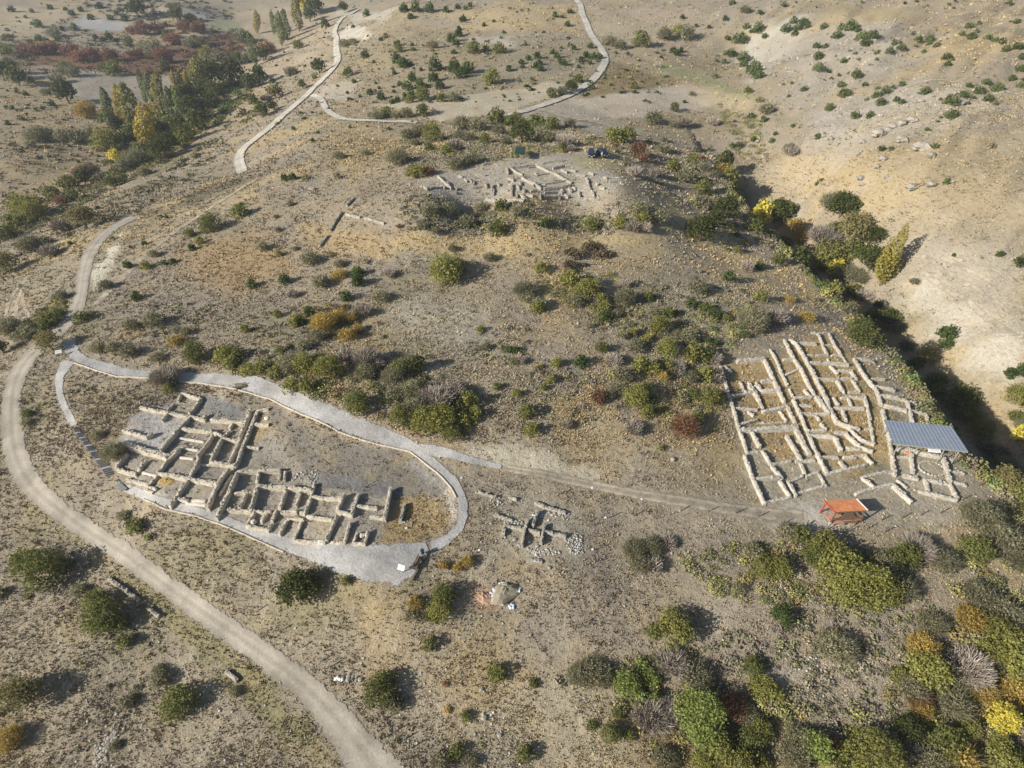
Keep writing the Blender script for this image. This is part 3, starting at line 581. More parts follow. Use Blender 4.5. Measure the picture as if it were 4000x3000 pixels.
VEG={
'00':"T1850,710,170 T2020,690,190 T2165,730,120 T600,850,150 T40,650,150 T1710,990,180 T1880,860,140 O760,980,160 Y950,1240,190 U1010,1370,85 Y1610,1190,150 G1080,1250,130 T1180,1210,140 T1400,1190,150 T1480,1280,140 O1330,960,110 Y1380,1040,130 G1480,1110,130 Y1150,1120,110 T1640,870,150 T1560,930,140 T1720,1090,130 T1400,1330,150 G1230,1300,120 T930,1060,90 T1040,1110,100 T1780,800,120 G1640,780,110 S350,1190,160 B400,1180,130 S270,1250,80 S560,1200,140 S690,1200,150 S800,1160,140 S1190,1400,150 S1100,1450,120 S780,1480,140 R720,1500,130 T740,1560,110 G620,1600,140 S860,1550,120 G970,1590,90 G1060,1560,80 S1250,1490,90 G550,575,80 G270,700,60 T170,700,140 S400,800,70 J650,250,60 J340,220,70 J540,250,40 J340,340,70 J500,345,60 J400,355,50 J270,370,50 J830,325,40 J950,330,70 J900,350,50 J1000,350,40 J1430,315,60 G1120,380,90 R1140,270,80 S470,300,90 J110,90,55 J225,150,30 T1200,110,150 T1540,160,110 S1650,170,90 J620,120,50 J700,90,45 J790,160,50 J860,60,60 J960,160,50 J1010,120,45 J1080,170,55 J1220,210,70 J1330,230,45 J1430,220,45 J440,70,45 J570,80,40 J280,100,35 G1740,380,90 S1640,390,100 S1330,430,130 S1250,410,100 Y1790,470,110 S1880,500,110 G2050,530,90 G2140,520,80 T1430,590,70 G1000,620,110 G920,600,70 T1310,515,45 S540,620,90 S640,640,110 J110,935,45 J225,815,45 J200,1030,40 J70,1070,45 J310,950,30 J450,900,60 J370,940,35 R230,440,110 R460,430,140 R330,450,120 R620,450,130 R800,470,120 R700,500,130 R1240,270,120 R1370,260,120 R1600,240,120 R1720,260,110 R1500,360,120 R1180,480,110 R1420,510,130 R960,500,120 G60,440,90 T100,600,100 S500,700,100 S2100,340,130 S2030,300,90",
'10':"J945,490,70 J1220,530,90 J1275,560,100 J1340,555,45 J1020,540,30 J800,640,80 J845,705,40 J1195,635,40 J1425,605,35 J1550,585,120 J1710,455,50 J1720,600,110 J1830,610,110 J1775,650,100 J1350,685,80 J1240,725,40 J1310,760,90 J1415,735,90 J1535,685,90 J1590,750,85 J1470,750,50 J985,810,55 J1080,845,75 J1190,795,35 J1180,885,55 J1225,870,50 J1290,830,40 J1350,830,80 G1440,840,120 G1330,870,70 G1600,860,80 S1700,850,110 J790,805,30 J805,862,35 J1065,762,30 J900,835,30 J705,745,25 G1880,430,110 G1990,425,60 G2100,435,90 Y2030,690,130 J2190,600,60 J1970,220,35 J1750,300,70 J1690,345,90 J1735,375,55 J1755,255,40 J1790,175,60 J1080,345,40 S1120,320,50 G1220,385,60 J1350,390,35 J1360,430,40 G1240,430,70 S1530,400,80 J1280,85,80 J1380,85,90 J1500,90,80 J1640,90,60 J1740,65,50 J1810,75,40 J1850,50,40 J1340,150,60 J960,130,60 J840,235,35 T550,600,110 T405,745,70 G510,670,45 K175,820,110 B90,860,80 T40,700,120 T150,720,50 T60,980,120 T150,930,80 T0,900,80 R100,440,130 S310,630,100 J600,225,80 B640,345,60 T760,85,80 G370,400,90 T70,500,90 U430,70,150 T520,90,130 T470,160,90 G250,330,60 S60,990,60 S990,1000,60 S1050,1010,90 G1130,980,90 S1210,1000,80 S1300,990,100 G1440,970,110 B1530,960,50 J1350,1055,25 J815,1100,30 J960,1092,22 J1145,1115,35 J325,1115,35 J535,1150,35 J490,1215,40 J250,1545,60 J320,1535,70 S720,1350,90 S950,1325,70 S1230,1385,160 Y1350,1490,100 Y1410,1500,120 R1500,1490,90 G1500,1285,80 Y1530,1170,170 S1320,1170,120 S1410,1140,110 G1650,1300,90 S1370,1240,80 S1780,1085,130 S1900,1100,130 S1760,1190,110 S1850,1190,100 G2080,1040,140 G2180,1060,90 G1980,1210,100 B1720,1270,110 S2100,1140,110 S2150,1230,90 S1880,1380,120 S1800,1400,110 S1720,1430,130 Y430,1535,50 S710,1530,60 S770,390,80 S840,370,70",
'20':"T80,1180,180 G30,1050,110 G210,1080,140 G340,1090,130 S500,1085,90 S250,1160,130 S290,1200,130 B460,1230,130 G440,1280,70 B510,1290,70 Y880,1180,150 Y1000,1200,130 Y840,1150,70 R890,1260,60 J910,1310,45 R1090,1310,130 R1120,1370,90 G570,690,80 G340,820,80 S430,800,90 T510,770,90 G1050,750,60 G1400,940,75 S1550,815,50 S970,790,40 B1260,570,60 J1000,470,35 S840,370,110 S930,400,100 G1110,370,130 S1320,310,120 Y1430,280,100 S1500,310,130 J675,405,50 J535,420,45 J425,415,30 J140,510,50 J220,490,60 J350,455,45 J385,490,55 J415,530,50 J445,550,60 J640,480,60 J700,500,60 J750,500,60 J600,525,60 J675,548,35 J575,580,35 J235,545,55 J200,575,60 J240,600,60 J90,580,40 J80,543,50 J375,137,45 J480,215,50 J435,150,30 J500,105,50 J1840,170,55 J1900,30,60 J2020,235,60 J1470,155,40 J1590,225,30 J1700,235,35 J1860,330,50 J1960,350,110 J1890,470,90 J1990,510,110 S1830,460,50 J1830,540,50 J1765,525,30 J2000,565,80 J2080,610,130 J2120,660,100 J2140,115,60 J2120,260,100 J2180,320,50 S2010,95,80 J2080,270,60 S1745,665,60 J1420,465,60 J1390,440,60 J1460,440,40 Y2030,790,60 J2070,1010,60 J2170,1040,60 J1920,1050,30 J1900,1260,50 J1960,1260,70 J2080,1210,50 S2190,960,110 S1400,1080,80 B1490,1070,90 B1730,1060,80 S1220,1040,130 S1300,1290,110 Y1560,1390,90 Y1380,1440,110 G1430,1460,60 S1500,1540,140 Y1630,1640,120 S1650,1450,110 S1750,1510,90 R1640,1380,60 B1060,1500,110 B1230,1500,90 S980,1410,50 S1190,1230,60 S1310,1210,60 S1700,1290,50 S1580,1300,60 S2130,870,60",
'30':"J130,45,50 J215,190,60 J300,200,80 J150,260,90 J250,245,80 J330,235,60 J225,295,60 J480,240,70 J705,240,100 J630,245,60 J775,265,60 J590,315,90 J800,335,100 J895,315,90 J830,380,80 J870,380,60 J430,495,80 J415,405,70 J490,405,60 J650,530,50 J430,595,90 J525,620,35 J610,652,35 J700,640,40 J760,655,90 J935,515,35 J940,460,50 J1045,450,70 J1145,418,75 J1085,385,50 J1140,370,35 J1295,345,65 J1395,342,80 J1385,380,50 J1455,398,55 J1345,452,45 J1670,300,45 J1755,325,80 J1900,330,60 J1960,350,60 J2020,370,60 J1820,205,40 J1730,230,70 J1800,270,35 J2140,195,50 J2080,30,50 J2150,410,90 J2050,435,70 J2200,500,80 J2180,600,85 J2100,685,60 J2180,745,60 J1540,500,75 J1590,515,35 J1550,560,55 J1730,740,50 J1880,715,70 J1970,770,90 J1685,825,80 J1570,880,110 J1820,790,90 J1900,860,80 J1725,895,40 J1775,845,35 J1490,862,30 J1575,1000,100 J1490,1015,30 J1465,1050,30 J1960,900,40 J630,740,70 J835,735,55 J945,765,35 J1080,755,40 J1155,735,55 J950,825,80 J1010,795,80 J850,865,40 J920,835,60 J650,820,100 J310,775,55 J180,832,35 J525,940,75 J750,1008,85 J875,1005,75 J970,890,85 J1105,868,50 J1155,887,55 J1350,800,90 J1370,1120,35 J425,1190,60 J980,1290,70 J1060,1285,50 J1435,1270,50 J1540,1575,60 J460,1555,40 J420,1590,35 J205,720,30 J130,730,25 J2200,690,40 J210,1090,40 J60,1160,40 J30,1220,50 S1930,1265,50 S180,1290,90 B190,1320,100",
'01':"K60,640,200 B550,310,130 K750,260,200 Y280,150,220 Y150,110,120 Y320,190,170 G150,270,150 G60,370,150 G470,30,120 R530,80,90 G640,40,110 S280,470,160 S400,440,100 B450,520,140 J610,445,45 S540,900,100 G450,1110,140 G500,1050,90 G400,1170,90 S90,1170,170 S230,1240,150 S240,1180,110 T25,1350,110 K450,1310,180 J1250,445,50 J1130,478,25 J1110,635,80 J1430,615,55 J1500,600,60 J1660,485,60 J1185,910,95 J1440,218,35 J1390,210,25 J1320,80,35 G1830,285,170 Y1640,360,90 Y1730,430,70 G2090,175,130 Y1260,640,90 S1330,540,80 S970,400,45 G720,1090,120 S780,1050,70 S920,810,100 S1340,985,40 J2180,800,90 S860,1350,120 S990,1340,110 S1120,1380,130 S1370,1430,100 G1700,1400,190 Y1940,1420,150 G2060,1400,140 Y2000,1490,120 Y2160,1540,120 O1540,1290,120 S1530,1190,80 S1330,1120,140 S1150,1150,120 Y2120,1190,80 S1610,1210,80 B1440,1600,170 S1480,1640,110 S700,60,50 J850,140,35",
'11':"J250,770,100 J875,700,115 J885,780,110 J780,910,105 J470,1040,95 J390,1120,100 Y350,1120,110 Y1640,700,270 Y1740,630,150 S2020,570,90 B1150,710,90 O720,720,110 O590,1130,190 O720,1080,120 O830,1090,100 O880,1180,90 B930,1040,110 O790,1240,120 S530,1250,130 G290,1330,60 G210,1370,80 Y40,1530,110 Y170,1560,120 S300,1500,180 Y420,1490,180 Y630,1520,220 B780,1430,130 B950,1450,170 S950,1560,160 G1250,1520,170 T1390,1500,130 S1180,1600,160 S1080,910,130 S570,790,130 B320,890,80 S1980,1340,80 J2180,1360,80 S1830,270,130 G2090,330,150 S1500,160,130 S1670,150,110 G2120,140,120 S1950,140,100 S1550,340,70 S1440,300,80 R1240,300,50 Y1940,1190,70 Y190,1060,70 S470,590,140 S640,540,60 S730,620,90 S60,480,90 Y200,540,60 S340,490,50 S300,105,60 S170,215,50 S190,330,50 S940,600,60 S1700,490,70 S400,1330,110 B1040,1500,110 S560,1450,130",
'21':"S50,180,110 J275,275,90 G680,285,140 Y930,275,100 Y1130,240,110 S1100,140,140 S1270,230,140 B1040,310,110 B1140,310,100 T1620,350,230 T1830,190,180 T1740,260,130 S1640,100,150 G1940,370,50 Y2020,440,60 Y1940,500,70 Y1840,490,40 Y1880,310,60 G2090,310,130 J2140,640,90 B2030,650,90 J1865,745,110 S1600,830,150 J1540,970,105 G1660,1000,80 J1750,1060,110 Y1840,1090,80 Y2140,910,110 S2060,1130,220 J2010,1240,75 D680,475,180 D540,540,150 D780,540,170 D500,630,150 D620,630,70 D480,520,90 D500,680,110 Y250,660,110 Y490,760,150 Y640,850,190 S110,850,170 Y210,1010,100 S130,920,110 S240,970,130 S540,950,130 Y780,940,100 Y790,1000,110 J810,1080,110 S970,920,160 G1170,910,90 Y1270,1160,170 S1240,1040,110 G1340,1050,90 G1420,1040,50 S670,1160,70 S950,1240,90 Y1040,1220,80 Y1155,1270,80 Y1340,1340,170 S1520,1250,130 G775,1345,100 J600,1465,130 Y385,1475,90 Y240,1510,50 Y330,1620,80 B870,1450,120 S1060,1340,120 S960,1580,150 Y1220,1540,120 Y1110,1500,140 Y1350,1510,110 B1420,1530,120 Y1560,1400,150 G1660,1430,130 J1690,1290,70 J1755,1310,75 B1740,1450,110 Y1680,1580,140 S1540,1600,120 B1740,1590,130 O1300,1600,90 J20,1370,70 G20,1460,70 B70,1460,80 S1420,1230,90 S1460,1130,80 S900,1060,80 S740,780,90 B960,800,90",
'31':"T620,150,150 S560,110,130 G720,140,90 O225,300,140 O270,400,120 Y130,440,110 G90,590,110 Y510,560,200 U560,700,120 Y470,640,130 B480,400,150 K720,380,180 G730,500,100 Y710,860,140 B820,900,120 J940,980,80 G890,1070,120 G790,1220,250 K1355,1440,130 J1530,1230,135 J1520,1320,110 G1440,1620,150 J2000,540,55 J2170,610,100 J2090,1570,110 J2190,1550,110 J1600,548,35 S1260,775,70 O330,1080,110 B60,1100,150 G790,300,35 T60,200,200 T150,210,130 R640,960,90 S410,930,45 O180,930,70 S700,1020,110 G560,330,90 S650,700,120 G1100,1100,80 T1000,1100,130 T870,400,110 S750,730,120 S1090,1180,120 S1180,1330,110 G1260,1480,110 T880,620,120 T800,560,100 S930,1150,120",
'02':"G250,250,80 S240,330,80 S1000,590,180 G250,1520,220 G450,1600,300 G600,1560,100 S1080,1140,110 G1190,1220,150 G1290,1320,60 Y1460,40,90 S850,440,100",
'12':"G890,170,200 S1190,100,150 Y1250,270,170 S1400,200,230 Y1480,310,220 Y1600,310,240 G1700,420,160 Y1830,150,150 Y1890,260,120 Y1800,300,130 B1560,120,220 S1350,60,180 B1680,80,170 Y300,10,140 Y450,20,140 O1830,1530,100 O1740,1580,80 O1620,1560,80 G2080,20,70",
'22':"G130,240,130 Y170,390,130 Y270,30,60 Y40,80,80 R750,110,130 S840,100,80 Y1060,110,190 G1140,40,120 S930,50,120 Y1160,240,110 Y1260,220,60 Y1700,120,190 G1560,80,110 G1590,300,110 R1480,370,200 B1050,380,130 B590,190,60 B470,350,80 Y1280,550,55 Y2150,1590,160 S2080,1440,130 S1050,1430,170 S1200,1400,160 S1090,1550,140 B1210,1560,120 B1360,1360,100",
'32':"S1800,1150,250 G1930,1170,150 S2000,1350,290 G1760,1420,230 S2080,1490,180 B1280,1410,190 G1060,1500,160 G1180,1480,170 S950,1530,160 Y480,1400,260 G400,1480,190 Y560,1560,280 G700,1500,160 S160,1270,140 G280,1300,150 Y70,1580,170 S1490,1520,180 G1630,130,260 Y1700,260,180 Y1830,390,170 S1850,510,140 S1950,600,150 S2020,700,160 S2080,790,150 Y1440,50,120 Y2150,110,190 G2130,280,100 U2160,440,130 S2170,360,90",
'03':"K240,1010,270 O90,1400,190 S690,120,130 G850,200,170 G910,330,270 G1050,400,150 G1090,560,110 S1400,880,150 S1380,800,90 G1560,1060,270 S1110,1080,120 S1180,960,60 G10,140,100 G240,185,40 S940,950,50 S2040,990,90 S1000,1460,90 G10,1170,60",
'13':"T390,110,290 G1090,950,260 S1200,1080,140 G1630,150,180 Y1590,270,190 G1500,350,100 G1510,575,120 O1380,230,120 S1340,330,120 G2080,830,130 G1810,1200,90 G1740,1500,120 S1600,1590,150 S1850,1590,120 R1640,930,50 O1650,1150,60 G790,40,80",
'23':"W980,920,190 W1180,860,140 W1110,760,110 W1090,1050,120 W1210,1050,120 G920,1170,90 S1260,730,130 Y1400,430,250 G1220,470,110 S690,820,220 S560,840,140 S1560,840,220 G1680,900,110 W1600,1170,320 W1650,1350,230 Y1560,1030,140 G690,1280,70 G850,1350,140 G1010,1360,80 G180,920,70 G110,1520,110 B1380,740,190 B1200,1180,230 B1350,1150,190 S1960,100,90 G2070,780,150 Y2150,950,180 S1310,1570,160 Y1750,1430,220 Y2130,1300,170 G2060,1400,200 Y1940,1600,220 Y1620,1600,150 Y2150,1600,130 R1900,1120,170 S2000,1180,150",
'33':"J115,330,160 Y800,60,310 Y630,130,220 Y1000,100,220 Y850,200,140 S1140,100,170 S560,600,230 Y1120,850,120 Y1330,800,260 O1300,600,190 O1730,360,190 S2000,300,240 Y1950,500,240 Y2080,620,290 Y1900,660,190 Y2100,800,240 O2130,1000,210 B1700,780,240 R1260,1000,180 S1200,950,180 O1300,1130,150 S1560,1060,220 O1830,1000,160 U1960,1220,190 T1180,1300,180 G1500,1420,270 O1600,1550,230 S1400,1600,240 W380,1450,220 R540,1450,110 Y640,1480,130 Y880,1520,370 Y1030,1450,150 S200,1550,190 S260,1400,190 G600,1580,120 B1220,1500,120 Y1720,1300,150 Y1990,1430,150 Y2000,1570,240 G2180,1550,120 Y0,950,130 Y60,1010,120 S1950,720,150 S1620,880,170 S1400,400,170 S1800,150,200"}
for fr,s_ in VEG.items():
    for t in s_.split():
        x,y,w_=[float(q) for q in t[1:].split(',')]; X,Y=fp(fr,x,y); plant('j' if t[0]=='J' and (fr=='30' or (fr=='20' and x>1750)) else t[0],X,Y,w_/FR[fr][2])
# the belt of trees rooted on the ravine's near bank
rl=np.cumsum(np.r_[0,np.hypot(*np.diff(rav,axis=0).T)]); rq=np.random.default_rng(21)
for k in range(40):
    t=rl[-1]*(.05+.93*k/39)+rq.normal()*1.2; x=np.interp(t,rl,rav[:,0])+1.8+3.4*rq.random(); y=np.interp(t,rl,rav[:,1])
    kd='TYOYGKYTSGUYKGRYTGYS'[k%20] if k<24 else 'GYTSYGKY'[k%8]; w_=3.2+2.6*rq.random()
    if k>=24: w_*=.72
    z=hs(x,y); dp=depth((x,y,z)); px=2000+F*x/dp; py=1500+F*((H-z)*cp_-y*sp_)/dp*1.0
    plant(kd,px,py-w_*F/dp*.3,w_*F/dp/1.2,1.25,(x,y,float(z)))
# ------------------------------------------------------------------ poplars: base and top read from the photograph
POP={'00':"g1000,1150,865,750,95 y1040,1050,985,710,70 a1130,1080,1060,705,150 g1270,900,1190,590,65 g1320,910,1260,600,85 a1400,960,1330,605,105 y1310,1300,1200,880,170 g1500,1060,1435,745,105 g1575,1060,1505,740,95 y1540,860,1480,600,60 y1590,850,1535,590,50 y1640,850,1585,595,60 a1765,810,1670,470,155 g2215,565,2140,270,85",
'10':"y15,290,-5,80,60 g160,300,130,85,50 g225,400,185,90,75 g275,330,225,70,75 a375,270,325,-70,85",'31':"u975,800,1185,245,190"}
PC={'g':((.125,.150,.055),(.250,.275,.110),'grey-green'),'y':((.270,.205,.040),(.450,.350,.070),'yellow'),'a':((.180,.175,.045),(.330,.300,.085),'yellow-green'),'u':((.270,.235,.050),(.430,.370,.085),'lone yellow')}
PM={k:foliage_mat(v_[2]+' poplar leaves',v_[0],v_[1],.25) for k,v_ in PC.items()}
i=0
for fr,s_ in POP.items():
    for t in s_.split():
        bx,by,tx,ty,w_=[float(q) for q in t[1:].split(',')]; b_=fp(fr,bx,by); tp=fp(fr,tx,ty); g=at1(*b_); dp=depth(g)
        d=rays(*tp); k=g[1]/d[1]; h_=(H+d[2]*k)-g[2]; W_=1.12*w_/2.212*dp/F; lean=d[0]*k-g[0]
        big=t[0]=='u'; p,dd,tt_,r=poplar(3000 if big else 1500,40+i); i+=1
        if big:   # several upright boughs with gaps between them
            lob=np.array([[-.28,0,.0,.62],[.12,.1,.12,.88],[.05,-.1,0,1.0],[.3,.05,.0,.5],[-.1,.15,0,.75]]); kk=r.integers(0,5,len(p)); q=lob[kk]
            p=np.c_[p[:,0]*.52+q[:,0]*np.clip(p[:,2]*1.6,0,1),p[:,1]*.52+q[:,1],q[:,2]+p[:,2]*(q[:,3]-q[:,2])]
        s_l=math.sqrt(4.2*math.pi*.8/len(p)*1.0); v,f_=quads(p*np.array([W_,W_,h_])+np.c_[lean*p[:,2]**1.0,0*p[:,2],0*p[:,2]],dd,s_l*math.sqrt(W_*h_)*.62,1.0,r)
        o=empty('poplar_tree',g); cm=mesh_np('crown',v,f_,{'tint':np.repeat(tt_,4)}); link('crown',cm,PM[t[0]],o)
        mb=MB(); mb.tube([(0,0,-.3),(lean*.3,0,h_*.3),(lean*.75,0,h_*.75)],[W_*.06,W_*.045,W_*.012],7)
        for q in range(6): a=q*1.1; z=h_*(.12+.09*q); mb.tube([(lean*z/h_,0,z),(lean*(z/h_+.2)+W_*.3*math.cos(a),W_*.3*math.sin(a),z+h_*.2)],[W_*.025,W_*.008],5)
        link('trunk',mb.mesh('trunk',True),M_PBARK,o)
        ITEMS.append((o,('slender ' if W_/h_<.2 else 'broad ')+PC[t[0]][2]+' poplar',tp[0],(tp[1]+b_[1])/2,'poplar'))
# ================================================================== ruins: rubble walls, each run a part of its house
def stone_mat(name,c1,c2,c3):
    m,nt,b=mat(name); co=N(nt,'ShaderNodeTexCoord'); vo=N(nt,'ShaderNodeTexVoronoi'); vo.inputs['Scale'].default_value=3.4; vo.inputs['Randomness'].default_value=.9
    mp=N(nt,'ShaderNodeMapping'); mp.inputs['Scale'].default_value=(1,1,1.7); nt.links.new(co.outputs['Object'],mp.inputs[0]); nt.links.new(mp.outputs[0],vo.inputs['Vector'])
    se=N(nt,'ShaderNodeSeparateColor'); nt.links.new(vo.outputs['Color'],se.inputs[0]); c=mixc(nt,c1,c2,se.outputs[0]); c=mixc(nt,c,c3,ramp(nt,se.outputs[1],[(.72,0),(.85,.8)]))
    ed=N(nt,'ShaderNodeTexVoronoi',feature='DISTANCE_TO_EDGE'); ed.inputs['Scale'].default_value=3.4; ed.inputs['Randomness'].default_value=.9; nt.links.new(mp.outputs[0],ed.inputs['Vector'])
    j=ramp(nt,ed.outputs['Distance'],[(.0,.70),(.07,1)]); c=mixc(nt,c,j,1.0,'MULTIPLY')
    nz_=N(nt,'ShaderNodeTexNoise'); nz_.inputs['Scale'].default_value=1.2; nz_.inputs['Detail'].default_value=6; nt.links.new(co.outputs['Object'],nz_.inputs['Vector']); c=mixc(nt,c,ramp(nt,nz_.outputs[0],[(.3,.82),(.7,1.12)]),1.0,'MULTIPLY')
    nt.links.new(c,b.inputs['Base Color']); b.inputs['Roughness'].default_value=.95; bump(nt,b,j,1.0,.06); return m
M_ST=stone_mat('cream limestone rubble',(.55,.49,.385),(.68,.615,.49),(.42,.38,.31))
M_SB=stone_mat('white limestone rubble',(.52,.475,.39),(.63,.58,.485),(.40,.365,.30))
M_SG=stone_mat('grey fieldstone',(.36,.33,.275),(.48,.44,.365),(.27,.25,.21))
M_MORT=plain('pale mortar strip',(.66,.61,.51),.9)
STN=np.random.default_rng(99)
def rock(mb,c,r,fl=.8,rz=None,k=6):
    """angular lump with two rings"""
    a0=STN.random()*6.28; V=[]; 
    for zz,rr in((-.45,.75),(.05,1.0),(.55,.62)):
        for j in range(k):
            a=a0+2*math.pi*j/k; q=r*rr*(.75+.5*STN.random()); V.append((c[0]+q*math.cos(a),c[1]+q*math.sin(a),c[2]+r*fl*(zz+.15*(STN.random()-.5))))
    V.append((c[0],c[1],c[2]+r*fl*.72)); Fc=[]
    for i in range(2):
        for j in range(k): Fc.append((i*k+j,i*k+(j+1)%k,(i+1)*k+(j+1)%k,(i+1)*k+j))
    for j in range(k): Fc.append((2*k+j,2*k+(j+1)%k,3*k))
    mb.add(V,Fc)
def stone_block(mb,c,sx,sy,sz,rz):
    co,si=math.cos(rz),math.sin(rz); V=[]
    for z in(-.5,.5):
        for x,y in((-.5,-.5),(.5,-.5),(.5,.5),(-.5,.5)):
            x=(x+(STN.random()-.5)*.3)*sx*(1 if z<0 else .85);y=(y+(STN.random()-.5)*.3)*sy*(1 if z<0 else .85); V.append((c[0]+x*co-y*si,c[1]+x*si+y*co,c[2]+(z+(STN.random()-.5)*.25)*sz))
    mb.add(V,[(4,5,6,7),(0,1,5,4),(1,2,6,5),(2,3,7,6),(3,0,4,7)])
def wall_mesh(line,h_,w_,rough=.035,stones=1.0,M=None):
    """line: world xy polyline of the wall's middle"""
    w_=w_*.50 if w_>.4 else w_; h_=h_*(.66 if M is M_SB else .76); line=np.array(line)[:,:2]; s_=np.r_[0,np.cumsum(np.hypot(*np.diff(line,axis=0).T))]; L=s_[-1]
    m=max(3,int(L/.34)+1); q=np.linspace(0,L,m); x=np.interp(q,s_,line[:,0]);y=np.interp(q,s_,line[:,1])
    dx=np.gradient(x);dy=np.gradient(y); l=np.hypot(dx,dy)+1e-9; nx,ny=-dy/l,dx/l; g=hs(x,y)
    hh=h_*(.82+.36*fbm(q/1.8,q*0+STN.random()*50,5,2)); hh=np.where((q<.01)|(q>L-.01),hh*.9,hh)
    prof=[(-.54,-.4),(-.52,.34),(-.50,.68),(-.46,.97),(0,1.03),(.46,.97),(.50,.68),(.52,.34),(.54,-.4)]; k=len(prof); V=np.empty((m,k,3))
    for j,(a,z) in enumerate(prof):
        r1=(STN.random(m)-.5)*rough*2; r2=(STN.random(m)-.5)*rough*(1.6 if 2<j<6 else .6); aa=a*w_+r1
        V[:,j,0]=x+nx*aa; V[:,j,1]=y+ny*aa; V[:,j,2]=g+np.where(z<0,z,z*hh)+ (r2 if z>0 else 0)
    e=.12; V[0,:,0]-=dx[0]/l[0]*e*STN.random(k);V[0,:,1]-=dy[0]/l[0]*e*STN.random(k)
    mb=MB(); Fc=[(i*k+j,i*k+j+1,(i+1)*k+j+1,(i+1)*k+j) for i in range(m-1) for j in range(k-1)]
    Fc=[t[::-1] for t in Fc]; Fc+=[tuple(range(k)),tuple(range((m-1)*k,m*k))[::-1]]
    mb.add(V.reshape(-1,3),Fc)
    ns=int(L*w_*11*stones)
    for _ in range(ns):
        t=STN.random()*L; i=min(int(t/L*(m-1)),m-2); f=t/L*(m-1)-i; u=(STN.random()-.5)*w_*.92; sz=.12+.17*STN.random()
        px_=x[i]*(1-f)+x[i+1]*f+nx[i]*u; py_=y[i]*(1-f)+y[i+1]*f+ny[i]*u
        stone_block(mb,(px_,py_,g[i]+hh[i]+.01),sz,sz*.75,sz*.55,math.atan2(dy[i],dx[i])+(STN.random()-.5)*.7)
    return mb
def ruin(name,label,cat,runs,M,group=None):
    """runs: list of (frame, height, width, 'x,y x,y; x,y x,y') - the lines run along the wall tops"""
    first=None; root=None; allp=[]
    for fr,h_,w_,s_ in runs:
        for ln in s_.split(';'):
            p=pts(ln.strip(),fr)
            if len(p)<2: continue
            c=at([q[0] for q in p],[q[1] for q in p],h_*.7); mortar=w_<.4
            mb=wall_mesh(c,h_,w_,.015 if mortar else .04,0 if mortar else 1.0,M)
            if root is None: root=empty(name,c[0]); tag(root,label,cat,group)
            b0=np.array(root.location); mb.v=[(v_[0]-b0[0],v_[1]-b0[1],v_[2]-b0[2]) for v_ in mb.v]
            link('wall_footing' if mortar else 'wall',mb.mesh('wall'),M_MORT if mortar else M,root); allp+=p
    return root
# ---- left-hand site
ruin('ruined_house','ruined house with open gravel court, upper left corner of the left excavation','ruin',[
 ('a1',.75,.85,"650,490 1000,570 1230,600 1690,690 2060,760"),('a1',.8,.7,"1560,195 1960,305; 1960,305 1700,640"),('a1',.7,.6,"1540,210 1450,360"),('a1',.55,.6,"1345,435 1235,555; 1230,640 1115,795"),('a1',.8,.8,"2060,660 1990,760")],M_ST)
ruin('ruined_wall','short L-shaped rubble wall standing on the pale gravel court','ruin',[('a1',.75,.75,"275,985 800,1140 905,1040")],M_ST)
ruin('ruined_house','ruined house of long parallel rooms, middle left of the left excavation','ruin',[
 ('a1',.9,.75,"1690,720 1500,920 1200,1280 1030,1520"),('a1',.9,.8,"1540,945 2200,1010"),('a1',.9,.75,"1490,1370 1260,1560"),('a3',.9,.7,"440,815 130,1250 120,1390 20,1590"),('a3',.7,.7,"470,760 640,830"),
 ('a1',.35,.3,"1520,1162 2020,1245; 1510,1380 1895,1425; 1520,1580 1790,1610"),('a2',.9,.75,"1490,20 1250,240 1040,520"),('a2',.9,.85,"1060,545 1700,650 2212,745"),('a2',.9,.7,"1880,360 1700,630"),('a2',.35,.3,"1900,350 2150,365")],M_ST)
ruin('ruined_wall','broad low terrace wall of cream rubble left of the long rooms','ruin',[('a1',1.0,1.5,"150,1240 500,1350 1000,1480 1240,1560")],M_ST)
ruin('ruined_house','small two-room ruin beside the foot of the grey steps','ruin',[
 ('a2',.9,.7,"350,95 120,430 560,545"),('a2',.8,.7,"770,250 590,510"),('a2',.3,.3,"700,520 990,590"),('a2',.8,.7,"1030,590 800,830"),('a2',.7,.7,"350,655 800,765"),('a2',.5,.6,"745,880 920,950; 830,825 1000,885")],M_ST)
ruin('ruined_house','ruined square room with thick walls above the lower gravel apron','ruin',[
 ('a2',.9,.8,"1660,700 1420,1060 1285,1270"),('a2',.7,.8,"1430,1070 1690,1130"),('a2',.35,.35,"1730,1120 2050,1140; 1640,1190 2060,1220"),('a4',.9,.85,"0,395 550,475"),('a4',1.0,.85,"775,160 560,480 430,720 330,1020")],M_ST)
ruin('ruined_house','ruined house of tight rooms left of the stone lane','ruin',[
 ('a3',.9,.85,"400,480 760,500 1150,540"),('a3',.7,.6,"860,580 800,680; 790,735 640,890"),('a3',.9,.75,"635,900 590,1000 390,1370"),('a3',.8,.75,"640,890 980,935"),('a3',.9,.85,"380,1410 760,1450 960,1490"),('a3',.35,.3,"300,1235 430,1240; 140,1465 350,1475")],M_ST)
ruin('lane_wall','left wall of the straight stone lane through the left excavation','ruin',[('a3',.9,.8,"1255,285 1190,470 1060,750 1000,960 790,1425")],M_ST)
ruin('lane_wall','long right wall of the straight stone lane through the left excavation','ruin',[('a3',.9,.8,"1400,310 1310,540 1220,760 1100,1040 950,1470"),('a4',1.0,.8,"965,250 800,640 640,980 520,1240")],M_ST)
ruin('lane_kerb','low stone kerb inside the lower end of the stone lane','ruin',[('a4',.35,.5,"850,290 590,740")],M_ST)
